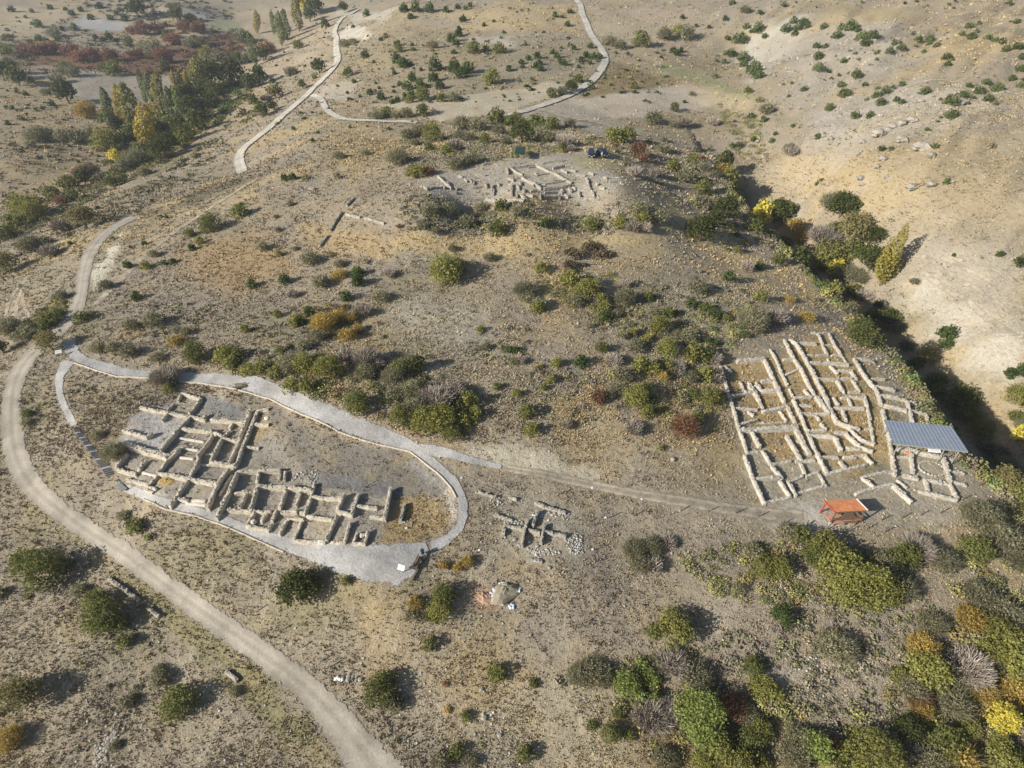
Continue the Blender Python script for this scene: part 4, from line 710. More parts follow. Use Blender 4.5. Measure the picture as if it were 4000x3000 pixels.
ruin('ruined_house','ruined room with a round grinding stone at the top of the lane','ruin',[('a3',.6,.7,"1400,295 1650,245"),('a3',.7,.75,"1340,580 1650,585"),('a3',.6,.7,"1130,1075 1440,1090")],M_ST)
ruin('ruined_house','large roofless ruin of several rooms right of the stone lane','ruin',[
 ('a4',.9,.85,"980,225 1460,200 1905,190"),('a4',.8,.7,"1445,215 1390,480"),('a4',.6,.65,"1900,200 1865,400; 2010,220 1985,425"),('a4',1.0,.95,"1390,520 2212,570"),('a5',1.0,.95,"0,545 650,620"),('a4',1.0,.7,"1400,560 1260,1060"),
 ('a4',.8,.7,"925,685 1390,660"),('a4',.8,.75,"1160,700 1015,1030"),('a4',.8,.75,"780,1035 1250,1080 1700,1085"),('a4',.9,.7,"2030,600 1880,1050"),('a5',.7,.65,"410,640 305,980"),('a5',.8,.75,"700,480 640,740 505,1115"),('a5',.8,.75,"0,1095 325,1090; 400,1105 510,1120")],M_ST)
ruin('ruined_house','ruined house with a wide gravel-floored room, right part of left excavation','ruin',[
 ('a5',.75,.7,"650,765 1290,810"),('a5',.85,.7,"1345,715 1190,1070"),('a5',.8,.7,"1190,1075 1540,1165"),('a5',.8,.75,"1650,700 1500,1160"),('a5',.7,.7,"550,1185 1085,1255"),('a5',.5,.5,"130,1235 480,1250")],M_ST)
ruin('ruined_wall','lone straight rubble wall between two ruined rooms, square-ended','ruin',[('a5',.7,.75,"1640,970 2060,1010")],M_ST)
ruin('ruined_wall','tall last wall on the right of the left excavation, long black shadow','ruin',[('12',1.1,.8,"1160,895 1105,1165"),('12',.6,.8,"990,1142 1100,1155")],M_ST)
ruin('ruined_house','small ruined store rooms with a white round jar in one corner','ruin',[('a4',.8,.7,"1350,1100 1170,1390 1640,1465"),('a4',.7,.65,"1605,1140 1490,1310; 1810,1070 1720,1310"),('a4',.7,.65,"1710,1360 1625,1520"),('a4',.8,.7,"2035,1280 1880,1590")],M_ST)
ruin('ruined_house','ruined rooms along the gravel apron, lowest row of the left excavation','ruin',[('12',.75,.7,"390,1185 325,1350 600,1360"),('12',.85,.7,"695,1135 605,1350"),('12',.8,.65,"810,1190 762,1365"),('12',.5,.6,"650,1365 770,1368")],M_ST)
ruin('ruined_house','small square ruined cell at the right end of the gravel apron','ruin',[('12',.75,.6,"872,1280 838,1372 938,1378 968,1265"),('12',.5,.5,"905,1297 955,1300")],M_ST)
ruin('ruined_wall','dark tumbled rubble wall on golden grass inside the path loop','ruin',[('12',.7,.7,"1285,1030 1245,1175"),('12',.35,.6,"1240,1197 1350,1192")],M_SG)
# ---- right-hand site
ruin('ruined_house','ruined house with a brown floor and broad walls, upper left of right excavation','ruin',[
 ('b1',.9,1.3,"560,700 1150,650"),('b1',.95,.95,"1150,660 1350,1090 1450,1330 1590,1580"),('b1',.7,.7,"800,1155 960,1370 1060,1640"),('b1',.6,.65,"610,1150 720,1370"),('b1',.6,.6,"965,1165 1090,1330"),('b1',.8,.75,"1090,1130 1375,1120; 1110,1335 1450,1325"),('b1',.6,.7,"280,810 440,940"),('b1',.8,.8,"390,1460 740,1400 900,1360")],M_SB)
ruin('boundary_wall','long outer left wall of the right excavation, running down the slope','ruin',[('b1',.8,.75,"200,820 310,1180 380,1450 450,1640"),('b4',.8,.75,"200,260 275,540 385,840"),('b6',.9,.8,"350,235 470,560 600,840")],M_SB)
ruin('ruined_house','narrow ruined passage rooms beside the double lane walls','ruin',[('b1',.6,.65,"1270,460 1400,670 1500,940 1640,1230"),('b1',.7,.75,"1560,670 1810,650; 1600,1000 1945,850"),('b1',.5,.6,"1680,1310 1760,1470"),('b1',.7,.65,"2000,1330 2170,1490"),('b1',.7,.75,"1790,1490 2170,1470"),
 ('b5',.9,.75,"0,20 90,200 180,420"),('b5',.6,.65,"80,95 240,102"),('b5',.8,.75,"110,190 450,198"),('b5',.6,.6,"290,230 325,285; 340,320 410,400"),('b5',.75,.7,"180,410 410,398")],M_SB)
ruin('lane_wall','left of two long parallel walls crossing the right excavation','ruin',[('b2',.95,.75,"-80,240 130,640 290,890 510,1320 740,1659"),('b5',.95,.75,"300,-20 450,190")],M_SB)
ruin('lane_wall','right of two long parallel walls crossing the right excavation, bent at its end','ruin',[('b2',.95,.8,"30,230 150,300 330,560 560,980 800,1460 890,1640"),('b5',.95,.8,"385,-10 540,300 700,360 830,378")],M_SB)
ruin('ruined_house','ruined house of small square rooms at the top of the right excavation','ruin',[
 ('b2',.7,1.1,"210,310 610,330"),('b2',.65,.65,"500,90 640,115 880,100"),('b2',.7,.65,"650,120 760,390 850,570"),('b2',.7,.7,"880,105 990,340 1160,590"),('b2',.5,.6,"780,368 1000,360; 390,580 545,580; 590,590 860,570; 940,585 1160,582"),('b2',.85,.95,"460,740 900,740 1310,775"),('b2',.4,.6,"850,670 890,740; 1180,620 1250,740")],M_SB)
ruin('ruined_house','ruined house of golden-floored rooms, middle of the right excavation','ruin',[
 ('b2',.7,.7,"910,810 1070,980; 1050,920 1390,920"),('b2',.7,.75,"1370,940 1480,1110"),('b2',.85,.75,"620,1080 1000,1090 1400,1065"),('b2',.75,.75,"1050,1120 1220,1400"),('b2',.6,.65,"1390,1120 1550,1370 1300,1375"),('b2',.75,.7,"1150,1500 1300,1480 1620,1500"),('b2',.7,.75,"980,1490 1090,1659"),('b5',.8,.75,"510,125 880,130"),('b5',.75,.7,"610,150 660,290; 680,-5 730,110"),('b5',.75,.7,"880,-20 960,270"),('b5',.6,.7,"940,290 970,390 1000,570"),('b5',.5,.6,"890,390 1000,390")],M_SB)
ruin('ruined_wall','zigzag white rubble wall on the grass lane of the right excavation','ruin',[('b5',.75,.75,"690,370 830,520 1010,570")],M_SB)
ruin('ruined_house','ruined house with thick splayed walls, centre of the right excavation','ruin',[('b5',.85,.95,"200,460 500,478"),('b5',.9,1.0,"510,480 600,650"),('b5',.8,.9,"520,428 650,440 820,600 990,665"),('b5',.7,.8,"660,625 830,632")],M_SB)
ruin('ruined_house','ruined house with rust-orange floors, lower centre of the right excavation','ruin',[('b5',.9,.75,"180,440 320,740 430,945"),('b5',.75,.75,"340,735 565,740; 630,740 780,735"),('b5',.6,.7,"780,718 900,718"),('b5',.75,.9,"900,730 985,820"),('b5',.7,.8,"580,790 650,890"),('b5',.75,.8,"450,935 700,880 900,832")],M_SB)
ruin('ruined_house','long ruined house with one very broad cross wall, left of right excavation','ruin',[
 ('b4',.75,.75,"400,10 500,150 580,290"),('b4',.6,.7,"480,5 570,80"),('b4',.8,.75,"570,78 780,70"),('b4',.9,.8,"745,0 850,215"),('b4',.7,.75,"240,290 505,300; 390,330 465,380; 285,490 505,430"),('b4',.85,.95,"570,330 870,265"),('b4',.85,.85,"880,275 980,460"),('b4',.6,.6,"785,330 870,450"),('b4',.3,.5,"500,490 860,465"),
 ('b4',1.0,1.6,"300,550 1010,515"),('b4',.85,.85,"440,590 540,770"),('b4',.9,.85,"870,630 1060,940"),('b4',.9,1.1,"985,540 1160,860"),('b4',.6,.8,"990,700 1060,700")],M_SB)
ruin('ruined_house','ruined house of bare square rooms, bottom left of the right excavation','ruin',[('b6',.5,.6,"390,210 590,185"),('b6',.7,.7,"570,190 670,350"),('b6',.7,.75,"670,348 920,310"),('b6',.75,.75,"690,380 820,530"),('b6',.8,.85,"490,530 790,512"),('b6',.8,.75,"785,555 910,750"),('b6',.8,.75,"885,560 990,740"),('b6',.6,.8,"620,830 920,752"),('b6',.6,.7,"980,312 1220,300; 1040,340 1100,480; 930,560 1070,500"),('b6',.6,.7,"1110,500 1269,440"),('b7',.5,.75,"-110,555 100,490 260,458"),('b7',.5,.5,"160,310 230,450")],M_SB)
ruin('ruined_wall','angular white rubble wall behind the orange picnic hut','ruin',[('b7',.6,.75,"690,355 1000,285 1080,292"),('b7',.65,.75,"705,365 850,480"),('b7',.8,.85,"620,555 850,482 1080,440"),('b8',.85,1.0,"230,740 300,800 420,910"),('b8',.5,.6,"270,690 370,770")],M_SB)
ruin('boundary_wall','long inner wall beside the grass lane, passing under the metal roof','ruin',[('b2',.9,.75,"1430,640 1600,930 1800,1200 1900,1300 2020,1640"),('b8',.9,.8,"125,-10 180,200 220,420 250,640")],M_SB)
ruin('ruined_wall','short rubble spur wall near the footpath, uppermost on the right','ruin',[('b2',.7,.85,"1500,650 1840,705")],M_SB)
ruin('ruined_wall','short rubble spur wall right of the grass lane, second from the top','ruin',[('b2',.6,.8,"1800,1085 2080,1100")],M_SB)
ruin('ruined_house','ruined rooms just uphill of the grey metal roof','ruin',[('b3',.8,.95,"430,490 690,540"),('b3',.85,.95,"520,605 840,665"),('b3',.8,.75,"840,660 910,940"),('b3',.8,.95,"560,725 840,795"),('b3',.6,.75,"860,685 960,712; 985,712 1060,732"),('b3',.7,.75,"885,795 1080,835 1095,905")],M_SB)
ruin('ruined_house','ruined house with a stone hearth circle, in front of the metal roof','ruin',[('b8',.9,.9,"270,385 400,385 540,425 720,465"),('b8',.9,.95,"725,455 760,560 800,705"),('b8',.8,.75,"400,395 430,620"),('b8',.6,.7,"270,465 390,462"),('b8',.7,.95,"335,645 480,675"),('b8',.5,.7,"800,602 930,630; 800,695 960,745"),('b8',.5,.8,"770,470 830,500")],M_SB)
ruin('ruined_house','small square ruined room at the lower right of the right excavation','ruin',[('b8',.7,.85,"545,680 580,800"),('b8',.7,.85,"560,690 715,715"),('b8',.4,.7,"715,715 800,750"),('b8',.7,.85,"490,800 865,890 800,730")],M_SB)
# ---- small dig in the middle
ruin('ruined_wall','low rubble wall beside the bend of the gravel path','ruin',[('d',.4,.6,"40,300 380,400")],M_SG)
ruin('ruined_wall','very short rubble wall at the top of the small middle dig','ruin',[('d',.4,.6,"620,390 750,450")],M_SG)
ruin('ruined_wall','pale collapsed wall at the upper right of the small middle dig','ruin',[('d',.5,.8,"1070,490 1300,590 1420,620 1600,665")],M_SG)
ruin('ruined_wall','collapsed stone wall at the left edge of the small middle dig','ruin',[('d',.45,.7,"360,700 490,740 680,800")],M_SG)
ruin('ruined_house','small half-dug ruin of crossing rubble walls in the middle dig','ruin',[('d',.8,.7,"535,895 510,1050"),('d',.8,.8,"530,890 880,945"),('d',1.0,.65,"945,770 870,1000 835,1230"),('d',.9,.7,"960,960 1150,1020"),('d',.9,.65,"1225,865 1165,1190"),('d',.8,.7,"1215,985 1350,1020 1600,1065"),('d',.8,.7,"1110,650 1020,900")],M_SG)
ruin('ruined_wall','low wall under the bare bushes below the small middle dig','ruin',[('d',.5,.8,"920,1480 1190,1505")],M_SG)
# ---- hilltop
ruin('ruined_house','large ruined hilltop building of slanted rectangular rooms','ruin',[('c3',.8,.7,"190,390 590,340"),('c3',.8,.7,"190,400 390,520"),('c3',.9,.6,"130,380 150,485"),('c3',.8,.8,"620,355 850,465 1200,640"),('c3',.5,.6,"480,395 620,370; 620,515 860,480"),('c3',.7,.7,"230,580 470,530"),('c3',.9,.9,"470,600 700,735"),('c3',.9,1.1,"740,735 1200,665"),('c3',.8,.8,"690,820 680,890"),('c3',.5,.6,"590,480 640,520; 760,660 1090,605")],M_SG)
ruin('ruined_wall','stepped rubble wall behind the large hilltop ruin','ruin',[('c3',.9,.8,"900,270 1060,255"),('c3',.6,.7,"720,315 870,290"),('c3',.9,.9,"890,395 1080,355")],M_SG)
ruin('ruined_house','scattered low wall stubs at the left end of the hilltop dig','ruin',[('c2',.8,.7,"190,330 360,490"),('c2',.8,.7,"230,450 280,480"),('c2',.8,.8,"870,435 865,540"),('c2',.7,.7,"935,420 955,450; 1100,450 1110,580"),('c2',.6,.7,"560,370 620,410; 640,395 635,440")],M_SG)
ruin('terrace_wall','long bank of tumbled stones along the near edge of the hilltop','ruin',[('c2',.7,1.1,"500,615 780,600 1000,630 1260,640"),('c3',.7,1.0,"740,870 960,880; 350,830 440,900")],M_SG)
ruin('ruined_house','low ruin with thin walls at the right end of the hilltop dig','ruin',[('c4',.8,.7,"590,390 660,580"),('c4',.8,.7,"690,600 730,695"),('c4',.7,.7,"470,620 490,720"),('c4',.5,.6,"500,722 740,722; 390,570 690,600"),('c4',.8,.7,"760,470 790,500")],M_SG)
ruin('ruined_house','many short low wall stubs on the left half of the hilltop dig','ruin',[('c2',.7,.7,"300,400 330,440; 520,360 560,400; 620,480 720,460; 400,470 430,500; 660,310 780,320; 750,190 850,170; 960,400 1060,395; 890,500 880,570; 1180,440 1200,500; 1190,560 1260,560; 1040,360 1120,370; 100,480 260,470; 20,460 60,500; 440,330 500,345; 340,520 420,540; 700,560 800,545; 780,420 800,480")],M_SG)
ruin('ruined_house','many short low wall stubs in front of the slanted hilltop rooms','ruin',[('c3',.75,.7,"240,600 170,580; 340,620 360,680; 210,660 215,760; 400,740 420,790; 520,780 620,770; 290,800 300,880; 850,590 920,590; 1030,740 1060,800; 980,850 1000,910; 750,800 960,790; 1150,740 1190,790; 10,620 120,610; 20,770 150,760; 450,830 560,860; 560,690 620,640; 330,530 470,600")],M_SG)
ruin('ruined_house','many short low wall stubs on the right half of the hilltop dig','ruin',[('c4',.75,.7,"380,540 420,590; 300,560 360,620; 150,620 200,640; 60,700 160,690; 240,660 300,720; 560,520 640,520; 820,540 900,560; 280,250 420,270; 420,330 580,345; 980,450 1040,440; 180,250 280,300; 880,380 940,390; 640,300 720,330")],M_SG)
# ---- old field walls
ruin('dry_stone_wall','straight grey dry-stone wall climbing the hill below the summit','wall',[('11',.7,1.0,"838,50 780,110; 740,165 690,235 640,330; 615,370 545,460")],M_SG)
ruin('dry_stone_wall','pale broken dry-stone wall crossing below the summit','wall',[('11',.6,.9,"780,185 900,212; 940,215 1110,265")],M_SG)
ruin('dry_stone_wall','thin line of old wall stones across the middle slope','wall',[('11',.3,.6,"1390,572 1560,582")],M_SG)
ruin('dry_stone_wall','tumbled roadside dry-stone wall in the lower left corner','wall',[('03',.7,.8,"935,15 1050,95 1200,205; 1280,270 1370,340"),('03',.6,.7,"1950,820 2050,900")],M_SG)
# ================================================================== built things
def P3(px,py,dz=0): return at1(px,py,dz)
def rel(mb,b): mb.v=[(v_[0]-b[0],v_[1]-b[1],v_[2]-b[2]) for v_ in mb.v]; return mb
M_WOOD=plain('weathered brown timber',(.16,.115,.075),.85,0,.25,6); M_GWOOD=plain('grey weathered boards',(.27,.265,.26),.85,0,.2,5)
M_RED=plain('red painted timber',(.42,.07,.035),.6); M_WHITE=plain('white paint',(.78,.78,.76),.5); M_BLACK=plain('black rubber',(.02,.02,.022),.8)
M_DARKG=plain('dark green plastic',(.03,.06,.045),.5); M_STEEL=plain('pale steel posts',(.50,.50,.48),.45,.5); M_BRICK=plain('terracotta paving',(.50,.27,.185),.9,0,.2,2)
M_CORR=plain('orange painted corrugated sheet',(.52,.215,.10),.8,0,.25,2.5); M_EARTH=plain('grey-brown spoil',(.30,.265,.19),1,0,.3,1.2)
M_BLUE=plain('white and blue plastic sheet',(.66,.72,.86),.35,0,.2,1); M_TILE=plain('broken red tiles',(.36,.235,.165),.95,0,.35,5)
# roof sheet, zinc grey with fixing rows
m,nt,b=mat('zinc roofing sheet'); co=N(nt,'ShaderNodeTexCoord'); wv=N(nt,'ShaderNodeTexWave'); wv.inputs['Scale'].default_value=4.5; wv.bands_direction='X'; nt.links.new(co.outputs['Object'],wv.inputs[0])
nz_=N(nt,'ShaderNodeTexNoise'); nz_.inputs['Scale'].default_value=.7; nt.links.new(co.outputs['Object'],nz_.inputs[0])
nt.links.new(mixc(nt,mixc(nt,(.26,.30,.36),(.36,.40,.46),nz_.outputs[0]),ramp(nt,wv.outputs[0],[(.2,.99),(.8,1.01)]),1.0,'MULTIPLY'),b.inputs['Base Color']); b.inputs['Roughness'].default_value=.42; b.inputs['Metallic'].default_value=.35; bump(nt,b,wv.outputs[0],.15,.02); M_ZINC=m
def slab(corners,th,n=1,corr=0,per=.25):
    """quad of four 3-D corners a,b,c,d (a-b the ridge side) -> thick sheet, optionally corrugated along a->d"""
    a,b_,c,d=[np.array(q,float) for q in corners]; mb=MB(); L=np.linalg.norm(d-a); m=max(2,int(L/per)*4+1) if corr else 2; V=[];nn=np.cross(b_-a,d-a);nn/=np.linalg.norm(nn); nn*=np.sign(nn[2])
    for i in range(m):
        t=i/(m-1); o=nn*corr*math.sin(2*math.pi*t*L/per) if corr else 0
        p=a+(d-a)*t+o;q=b_+(c-b_)*t+o; V+= [p,q,p-nn*th,q-nn*th]
    Fc=[]
    for i in range(m-1):
        k=4*i; Fc+=[(k,k+1,k+5,k+4),(k+2,k+6,k+7,k+3),(k,k+4,k+6,k+2),(k+1,k+3,k+7,k+5)]
    Fc+=[(0,2,3,1),(4*m-4,4*m-3,4*m-1,4*m-2)]; mb.add(V,Fc); return mb
# ---- orange picnic hut
c=[at1(3221,1955,2.35),at1(3346,1948,2.35),at1(3391,1993,2.35),at1(3263,2000,2.35)]
g0=np.mean([q[2] for q in c]); top=[np.array([q[0],q[1],g0+2.35]) for q in c]; top[2][2]-=.12; top[3][2]-=.12
base=np.array([np.mean([q[0] for q in c]),np.mean([q[1] for q in c]),g0]); o=empty('picnic_hut',base); tag(o,'open picnic hut with a bright orange corrugated roof on timber posts','hut')
def inset(p,k): q=base[:2]+(np.array(p[:2])-base[:2])*k; return q
link('roof',rel(slab(top,.05,1,.035,.2),base).mesh('roof'),M_CORR,o)
mb=MB(); mb.bar(top[1]+[0,0,.06],top[2]+[0,0,.06],.16,.05); link('roof_trim',rel(mb,base).mesh('roof_trim'),M_WHITE,o)
mb=MB(); mb.bar(top[0]-[0,0,.05],top[3]-[0,0,.05],.10,.16); link('barge_board',rel(mb,base).mesh('barge_board'),M_RED,o)
for i in range(4):
    q=inset(top[i],.86); q2=inset(top[i],.96); mb=MB(); zz=hs(q[0],q[1]); mb.bar((q2[0],q2[1],zz-.2),(q[0],q[1],top[i][2]-.1),.14); l_=link('post',rel(mb,base).mesh('post'),M_RED if i==0 else M_WOOD,o)
    if i==0: l_['label']='red painted hut post'
    if i==3: mb=MB(); mb.lathe((q2[0],q2[1],zz-.1),[(.2,0),(.2,.4),(.16,.45)],8); link('post_footing',rel(mb,base).mesh('post_footing'),plain('grey concrete',(.36,.35,.33)),o)
for i,j,z in((3,2,.55),(3,2,.85),(1,2,.6),(0,1,.6),(1,2,.9)):
    p=inset(top[i],.9);q=inset(top[j],.9); mb=MB(); mb.bar((*p,g0+z),(*q,g0+z),.06,.16); link('rail',rel(mb,base).mesh('rail'),M_WOOD,o)
for i,j in((0,1),(1,2),(2,3),(3,0)):
    p=inset(top[i],.87);q=inset(top[j],.87); mb=MB(); mb.bar((*p,top[i][2]-.16),(*q,top[j][2]-.16),.1,.14); link('beam',rel(mb,base).mesh('beam'),M_WOOD,o)
fl=[at1(3205,1992),at1(3340,1985),at1(3372,2046),at1(3250,2052)]; ft=[np.array([q[0],q[1],g0+.09]) for q in fl]
link('floor',rel(slab(ft,.3),base).mesh('floor'),M_BRICK,o)
# table and benches under the hut
ax=(top[2]-top[3])[:2]; ax/=np.hypot(*ax); rzh=math.atan2(ax[1],ax[0]); ctr=base[:2]+ax*.6+np.array([-ax[1],ax[0]])*-.35
t=empty('picnic_table',(*ctr,g0+.09),rzh); tag(t,'brown timber picnic table under the orange roof of the hut','table')
mb=MB(); 
for k in(-.28,0,.28): mb.box((0,k,.73),(1.7,.24,.05))
link('table_top',mb.mesh('table_top'),M_WOOD,t)
for x in(-.65,.65): mb=MB(); mb.bar((x,-.3,0),(x,.25,.7),.08); mb.bar((x,.3,0),(x,-.25,.7),.08); link('leg',mb.mesh('leg'),M_WOOD,t)
for k,nm in((-.85,'front'),(.85,'rear')):
    bb=empty('bench',(*(ctr+np.array([-ax[1],ax[0]])*k),g0+.09),rzh); tag(bb,'timber bench on the %s side of the picnic table under the hut'%('near' if k<0 else 'far'),'bench','benches of the picnic hut')
    mb=MB(); mb.box((0,0,.44),(1.8,.3,.05)); link('seat',mb.mesh('seat'),M_WOOD,bb)
    for x in(-.7,.7): mb=MB(); mb.box((x,0,.21),(.08,.28,.42)); link('leg',mb.mesh('leg'),M_WOOD,bb)
# ---- zinc roof over the right-hand ruins
hz=3.0; c=[at1(3456,1634,hz),at1(3713,1672,hz),at1(3775,1775,hz-.5),at1(3490,1730,hz-.5)]
g0=at1(3600,1780)[2]; top=[np.array([q[0],q[1],g0+z]) for q,z in zip(c,(hz,hz,hz-.5,hz-.5))]; base=np.array([np.mean([q[0] for q in c]),np.mean([q[1] for q in c]),g0])
o=empty('shelter_roof',base); tag(o,'large grey metal shelter roof on steel posts over white ruins','shelter')
ra,rb_,rc,rd=top; mbr=slab([rb_,rc,rd,ra],.06,1,.02,.5); link('roof',rel(mbr,base).mesh('roof'),M_ZINC,o)
for k in(.3,.58,.8):
    p=ra+(rd-ra)*k;q=rb_+(rc-rb_)*k; mb=MB(); 
    for j in range(14):
        if (j*7)%5<3: mb.bar(p+(q-p)*(j/14)+[0,0,.03],p+(q-p)*((j+.9)/14)+[0,0,.03],.035,.02)
    link('roof_seam',rel(mb,base).mesh('roof_seam'),M_STEEL,o)
nn_=0
for e0,e1,ks in((rd,rc,(.06,.34,.72,.93)),(ra,rb_,(.05,.5,.95))):
    for k in ks:
        p=e0+(e1-e0)*k; p=p+(base-p)*np.array([.07,.07,0]); zz=hs(p[0],p[1]); mb=MB(); mb.bar((p[0],p[1],zz-.2),(p[0],p[1],p[2]-.08),.11); link('post',rel(mb,base).mesh('post'),M_STEEL,o)
mb=MB(); mb.bar(rd-[0,0,.12],rc-[0,0,.12],.1,.18); link('front_beam',rel(mb,base).mesh('front_beam'),M_STEEL,o)
mb=MB(); mb.bar(ra-[0,0,.12],rb_-[0,0,.12],.1,.18); link('rear_beam',rel(mb,base).mesh('rear_beam'),M_STEEL,o)
# sloping information panel in front of it
def board(px,py,w_,h_,z0,tilt,rz,name,label,cat,m_=M_WHITE,legs=2,mark=False,mleg=M_STEEL):
    g=at1(px,py); o=empty(name,g,rz); tag(o,label,cat); mb=MB(); ct,st=math.cos(tilt),math.sin(tilt)
    V=[]
    for d in(0,-.04):
        for x,y in((-w_/2,-h_/2),(w_/2,-h_/2),(w_/2,h_/2),(-w_/2,h_/2)): V.append((x,y*ct-d*st*-1,z0+y*st+d*ct))
    mb.add(V,[(0,1,2,3),(7,6,5,4),(0,4,5,1),(1,5,6,2),(2,6,7,3),(3,7,4,0)]); link('panel',mb.mesh('panel'),m_,o)
    if mark:
        for k,(x,y,a,bb) in enumerate(((-.22,.12,.36,.3),(.2,.14,.4,.22),(.2,-.2,.4,.2),(-.22,-.22,.36,.14))):
            mb=MB(); V=[]
            for xx,yy in((x-a/2,y-bb/2),(x+a/2,y-bb/2),(x+a/2,y+bb/2),(x-a/2,y+bb/2)): V.append((xx*w_,yy*h_*ct,z0+yy*h_*st+.006))
            mb.add(V,[(0,1,2,3)]); link('printed_block',mb.mesh('printed_block'),plain('faded print',(.45,.47,.50),.6),o)
    for x in ((-w_*.38,w_*.38) if legs==2 else (0,)):
        mb=MB(); mb.bar((x,0,-.15),(x,0,z0-.03),.07); link('leg',mb.mesh('leg'),mleg,o)
    return o
board(3637,1776,1.7,.75,1.0,.55,-.12,'information_sign','tilted white information panel standing under the edge of the metal roof','sign',mark=True)
board(1571,2237,.85,.6,1.05,.9,-.35,'information_sign','white information sign standing on the gravel terrace','sign',legs=1,mark=True)
board(1258,2128,.8,.5,.5,.5,.1,'information_sign','low white panel at the front wall of the lowest ruins','sign',mark=True)
board(238,1392,.95,.55,1.0,.7,.3,'information_sign','white sign on one leg near the path entrance by the road','sign',legs=1,mark=True)
board(244,1310,.5,.5,1.1,1.2,.9,'information_sign','small grey sign at the mouth of the gravel path','sign',legs=1,m_=plain('grey sign back',(.45,.45,.44)))
# benches, bins
def bench(px,py,rz,label,back=True):
    g=at1(px,py); o=empty('bench',g,rz); tag(o,label,'bench')
    mb=MB(); [mb.box((0,k,.45),(1.7,.13,.05)) for k in(-.16,0,.16)]; link('seat',mb.mesh('seat'),M_WOOD,o)
    if back: mb=MB(); [mb.bar((-.85,.26+z*.1,.62+z),(.85,.26+z*.1,.62+z),.04,.12) for z in(0,.2)]; link('backrest',mb.mesh('backrest'),M_WOOD,o)
    for x in(-.65,.65): mb=MB(); mb.box((x,0,.2),(.08,.42,.44)); link('leg',mb.mesh('leg'),M_WOOD,o)
bench(1634,2205,1.25,'brown timber bench at the right rim of the gravel terrace')
bench(944,1518,.25,'dark timber bench on the edge of the upper gravel path')
g=at1(1652,2168); o=empty('litter_bin',g); tag(o,'dark green litter bin at the narrow corner of the gravel terrace','bin'); mb=MB(); mb.lathe((0,0,.35),[(.2,0),(.25,.6)],10); link('bin_body',mb.mesh('bin_body'),M_DARKG,o); mb=MB(); mb.bar((0,.2,-.1),(0,.2,1.1),.07); link('post',mb.mesh('post'),M_DARKG,o)
# terrace retaining board
p=at([1660,1612],[2180,2270]); mb=MB(); mb.bar(p[0]+[0,0,.1],p[1]+[0,0,.1],.12,.5); tag(link('retaining_board',mb.mesh('retaining_board'),M_WOOD),'dark retaining board along the right rim of the gravel terrace','board')
# ---- stairway of grey boards down the left side of the ruins
L0,R0=fp('02',642,405),fp('02',702,385); L1,R1=fp('02',930,812),fp('02',1000,772)
a=at([L0[0],R0[0]],[L0[1],R0[1]]);b_=at([L1[0],R1[0]],[L1[1],R1[1]]); base=(a[0]+a[1])/2; o=empty('stairway',base); tag(o,'long stairway of dark grey boards beside the left excavation','stairs')
nst=38; step_g=[0,1,2,4,5,6,7,9,10,11,13,14,15,17,18,19,20,22,23,24,25,26,28,29,30,31,32,34,35,36,37]
M_STEP=plain('pale stair gravel',(.42,.415,.40),.9); wdir=(a[1]-a[0])[:2]; wd=np.hypot(*wdir); wdir/=wd
za,zb=hs(*((a[0]+a[1])/2)[:2])+.12,hs(*((b_[0]+b_[1])/2)[:2])+.12
for k in range(nst):
    t=(k+.5)/nst; l=a[0]*(1-t)+b_[0]*t; r_=a[1]*(1-t)+b_[1]*t; c_=(l+r_)/2; z=za+(zb-za)*t; z=max(z,hs(c_[0],c_[1])+.1); dl=np.hypot(*((b_[0]+b_[1]-a[0]-a[1])/2)[:2])/nst
    rz=math.atan2((r_-l)[1],(r_-l)[0]); mb=MB(); dark=k in step_g
    mb.box((c_[0],c_[1],z-.12+(.07 if dark else 0)),(wd*1.0,dl*(.62 if dark else .98),.26),rz); link('step' if dark else 'landing',rel(mb,base).mesh('step'),plain('dark stair board',(.085,.085,.09)) if dark and k==0 else (STEPM if dark else M_STEP),o) if k else None
    if k==0: STEPM=plain('dark stair board',(.085,.085,.09),.7); link('step',rel(mb,base).mesh('step'),STEPM,o)
    if dark and k%1==0:
        mb=MB(); mb.box((c_[0],c_[1],z-.13),(wd*1.0,dl*1.0,.24),rz); link('riser_bed',rel(mb,base).mesh('riser_bed'),M_STEP,o)
c=[fp('a2',130,800),fp('a2',225,735),fp('a2',375,880),fp('a2',255,955)]; w4=at([q[0] for q in c],[q[1] for q in c],.3); base=w4.mean(0); zt=base[2]+.35; o=empty('viewing_platform',base); tag(o,'grey boarded viewing platform at the foot of the stairway','platform')
link('deck',rel(slab([np.array([q[0],q[1],zt]) for q in w4],.1),base).mesh('deck'),M_GWOOD,o)
for k in(1,2): 
    mb=MB(); mb.bar((w4[k][0],w4[k][1],base[2]-.6),(w4[k][0],w4[k][1],zt+.9),.07); link('post',rel(mb,base).mesh('post'),M_DARKG,o)
mb=MB(); mb.bar((*w4[1][:2],zt+.88),(*w4[2][:2],zt+.88),.06); link('handrail',rel(mb,base).mesh('handrail'),M_DARKG,o)
# ---- jars, mill stones
for px,py,r_,lb,nm in((988.5,2036,.42,'white round jar standing in the shaded store room','storage_jar'),(1411,2088,.3,'small pale round jar in the square ruined cell','storage_jar'),(1041,1627,.42,'pale round grinding stone in the room at the lane top','grinding_stone')):
    g=at1(px,py,.4); mb=MB(); prof=[(.5,0),(.9,.3),(1,.7),(.8,1.1),(.5,1.3),(.62,1.42),(.5,1.44)] if 'jar' in nm else [(.9,0),(1,.15),(1,.5),(.25,.55)]
    mb.lathe((0,0,-.05),[(a_*r_,z_*r_) for a_,z_ in prof],16); tag(link(nm,mb.mesh(nm,True),M_MORT,None,g),lb,nm.replace('_',' '))
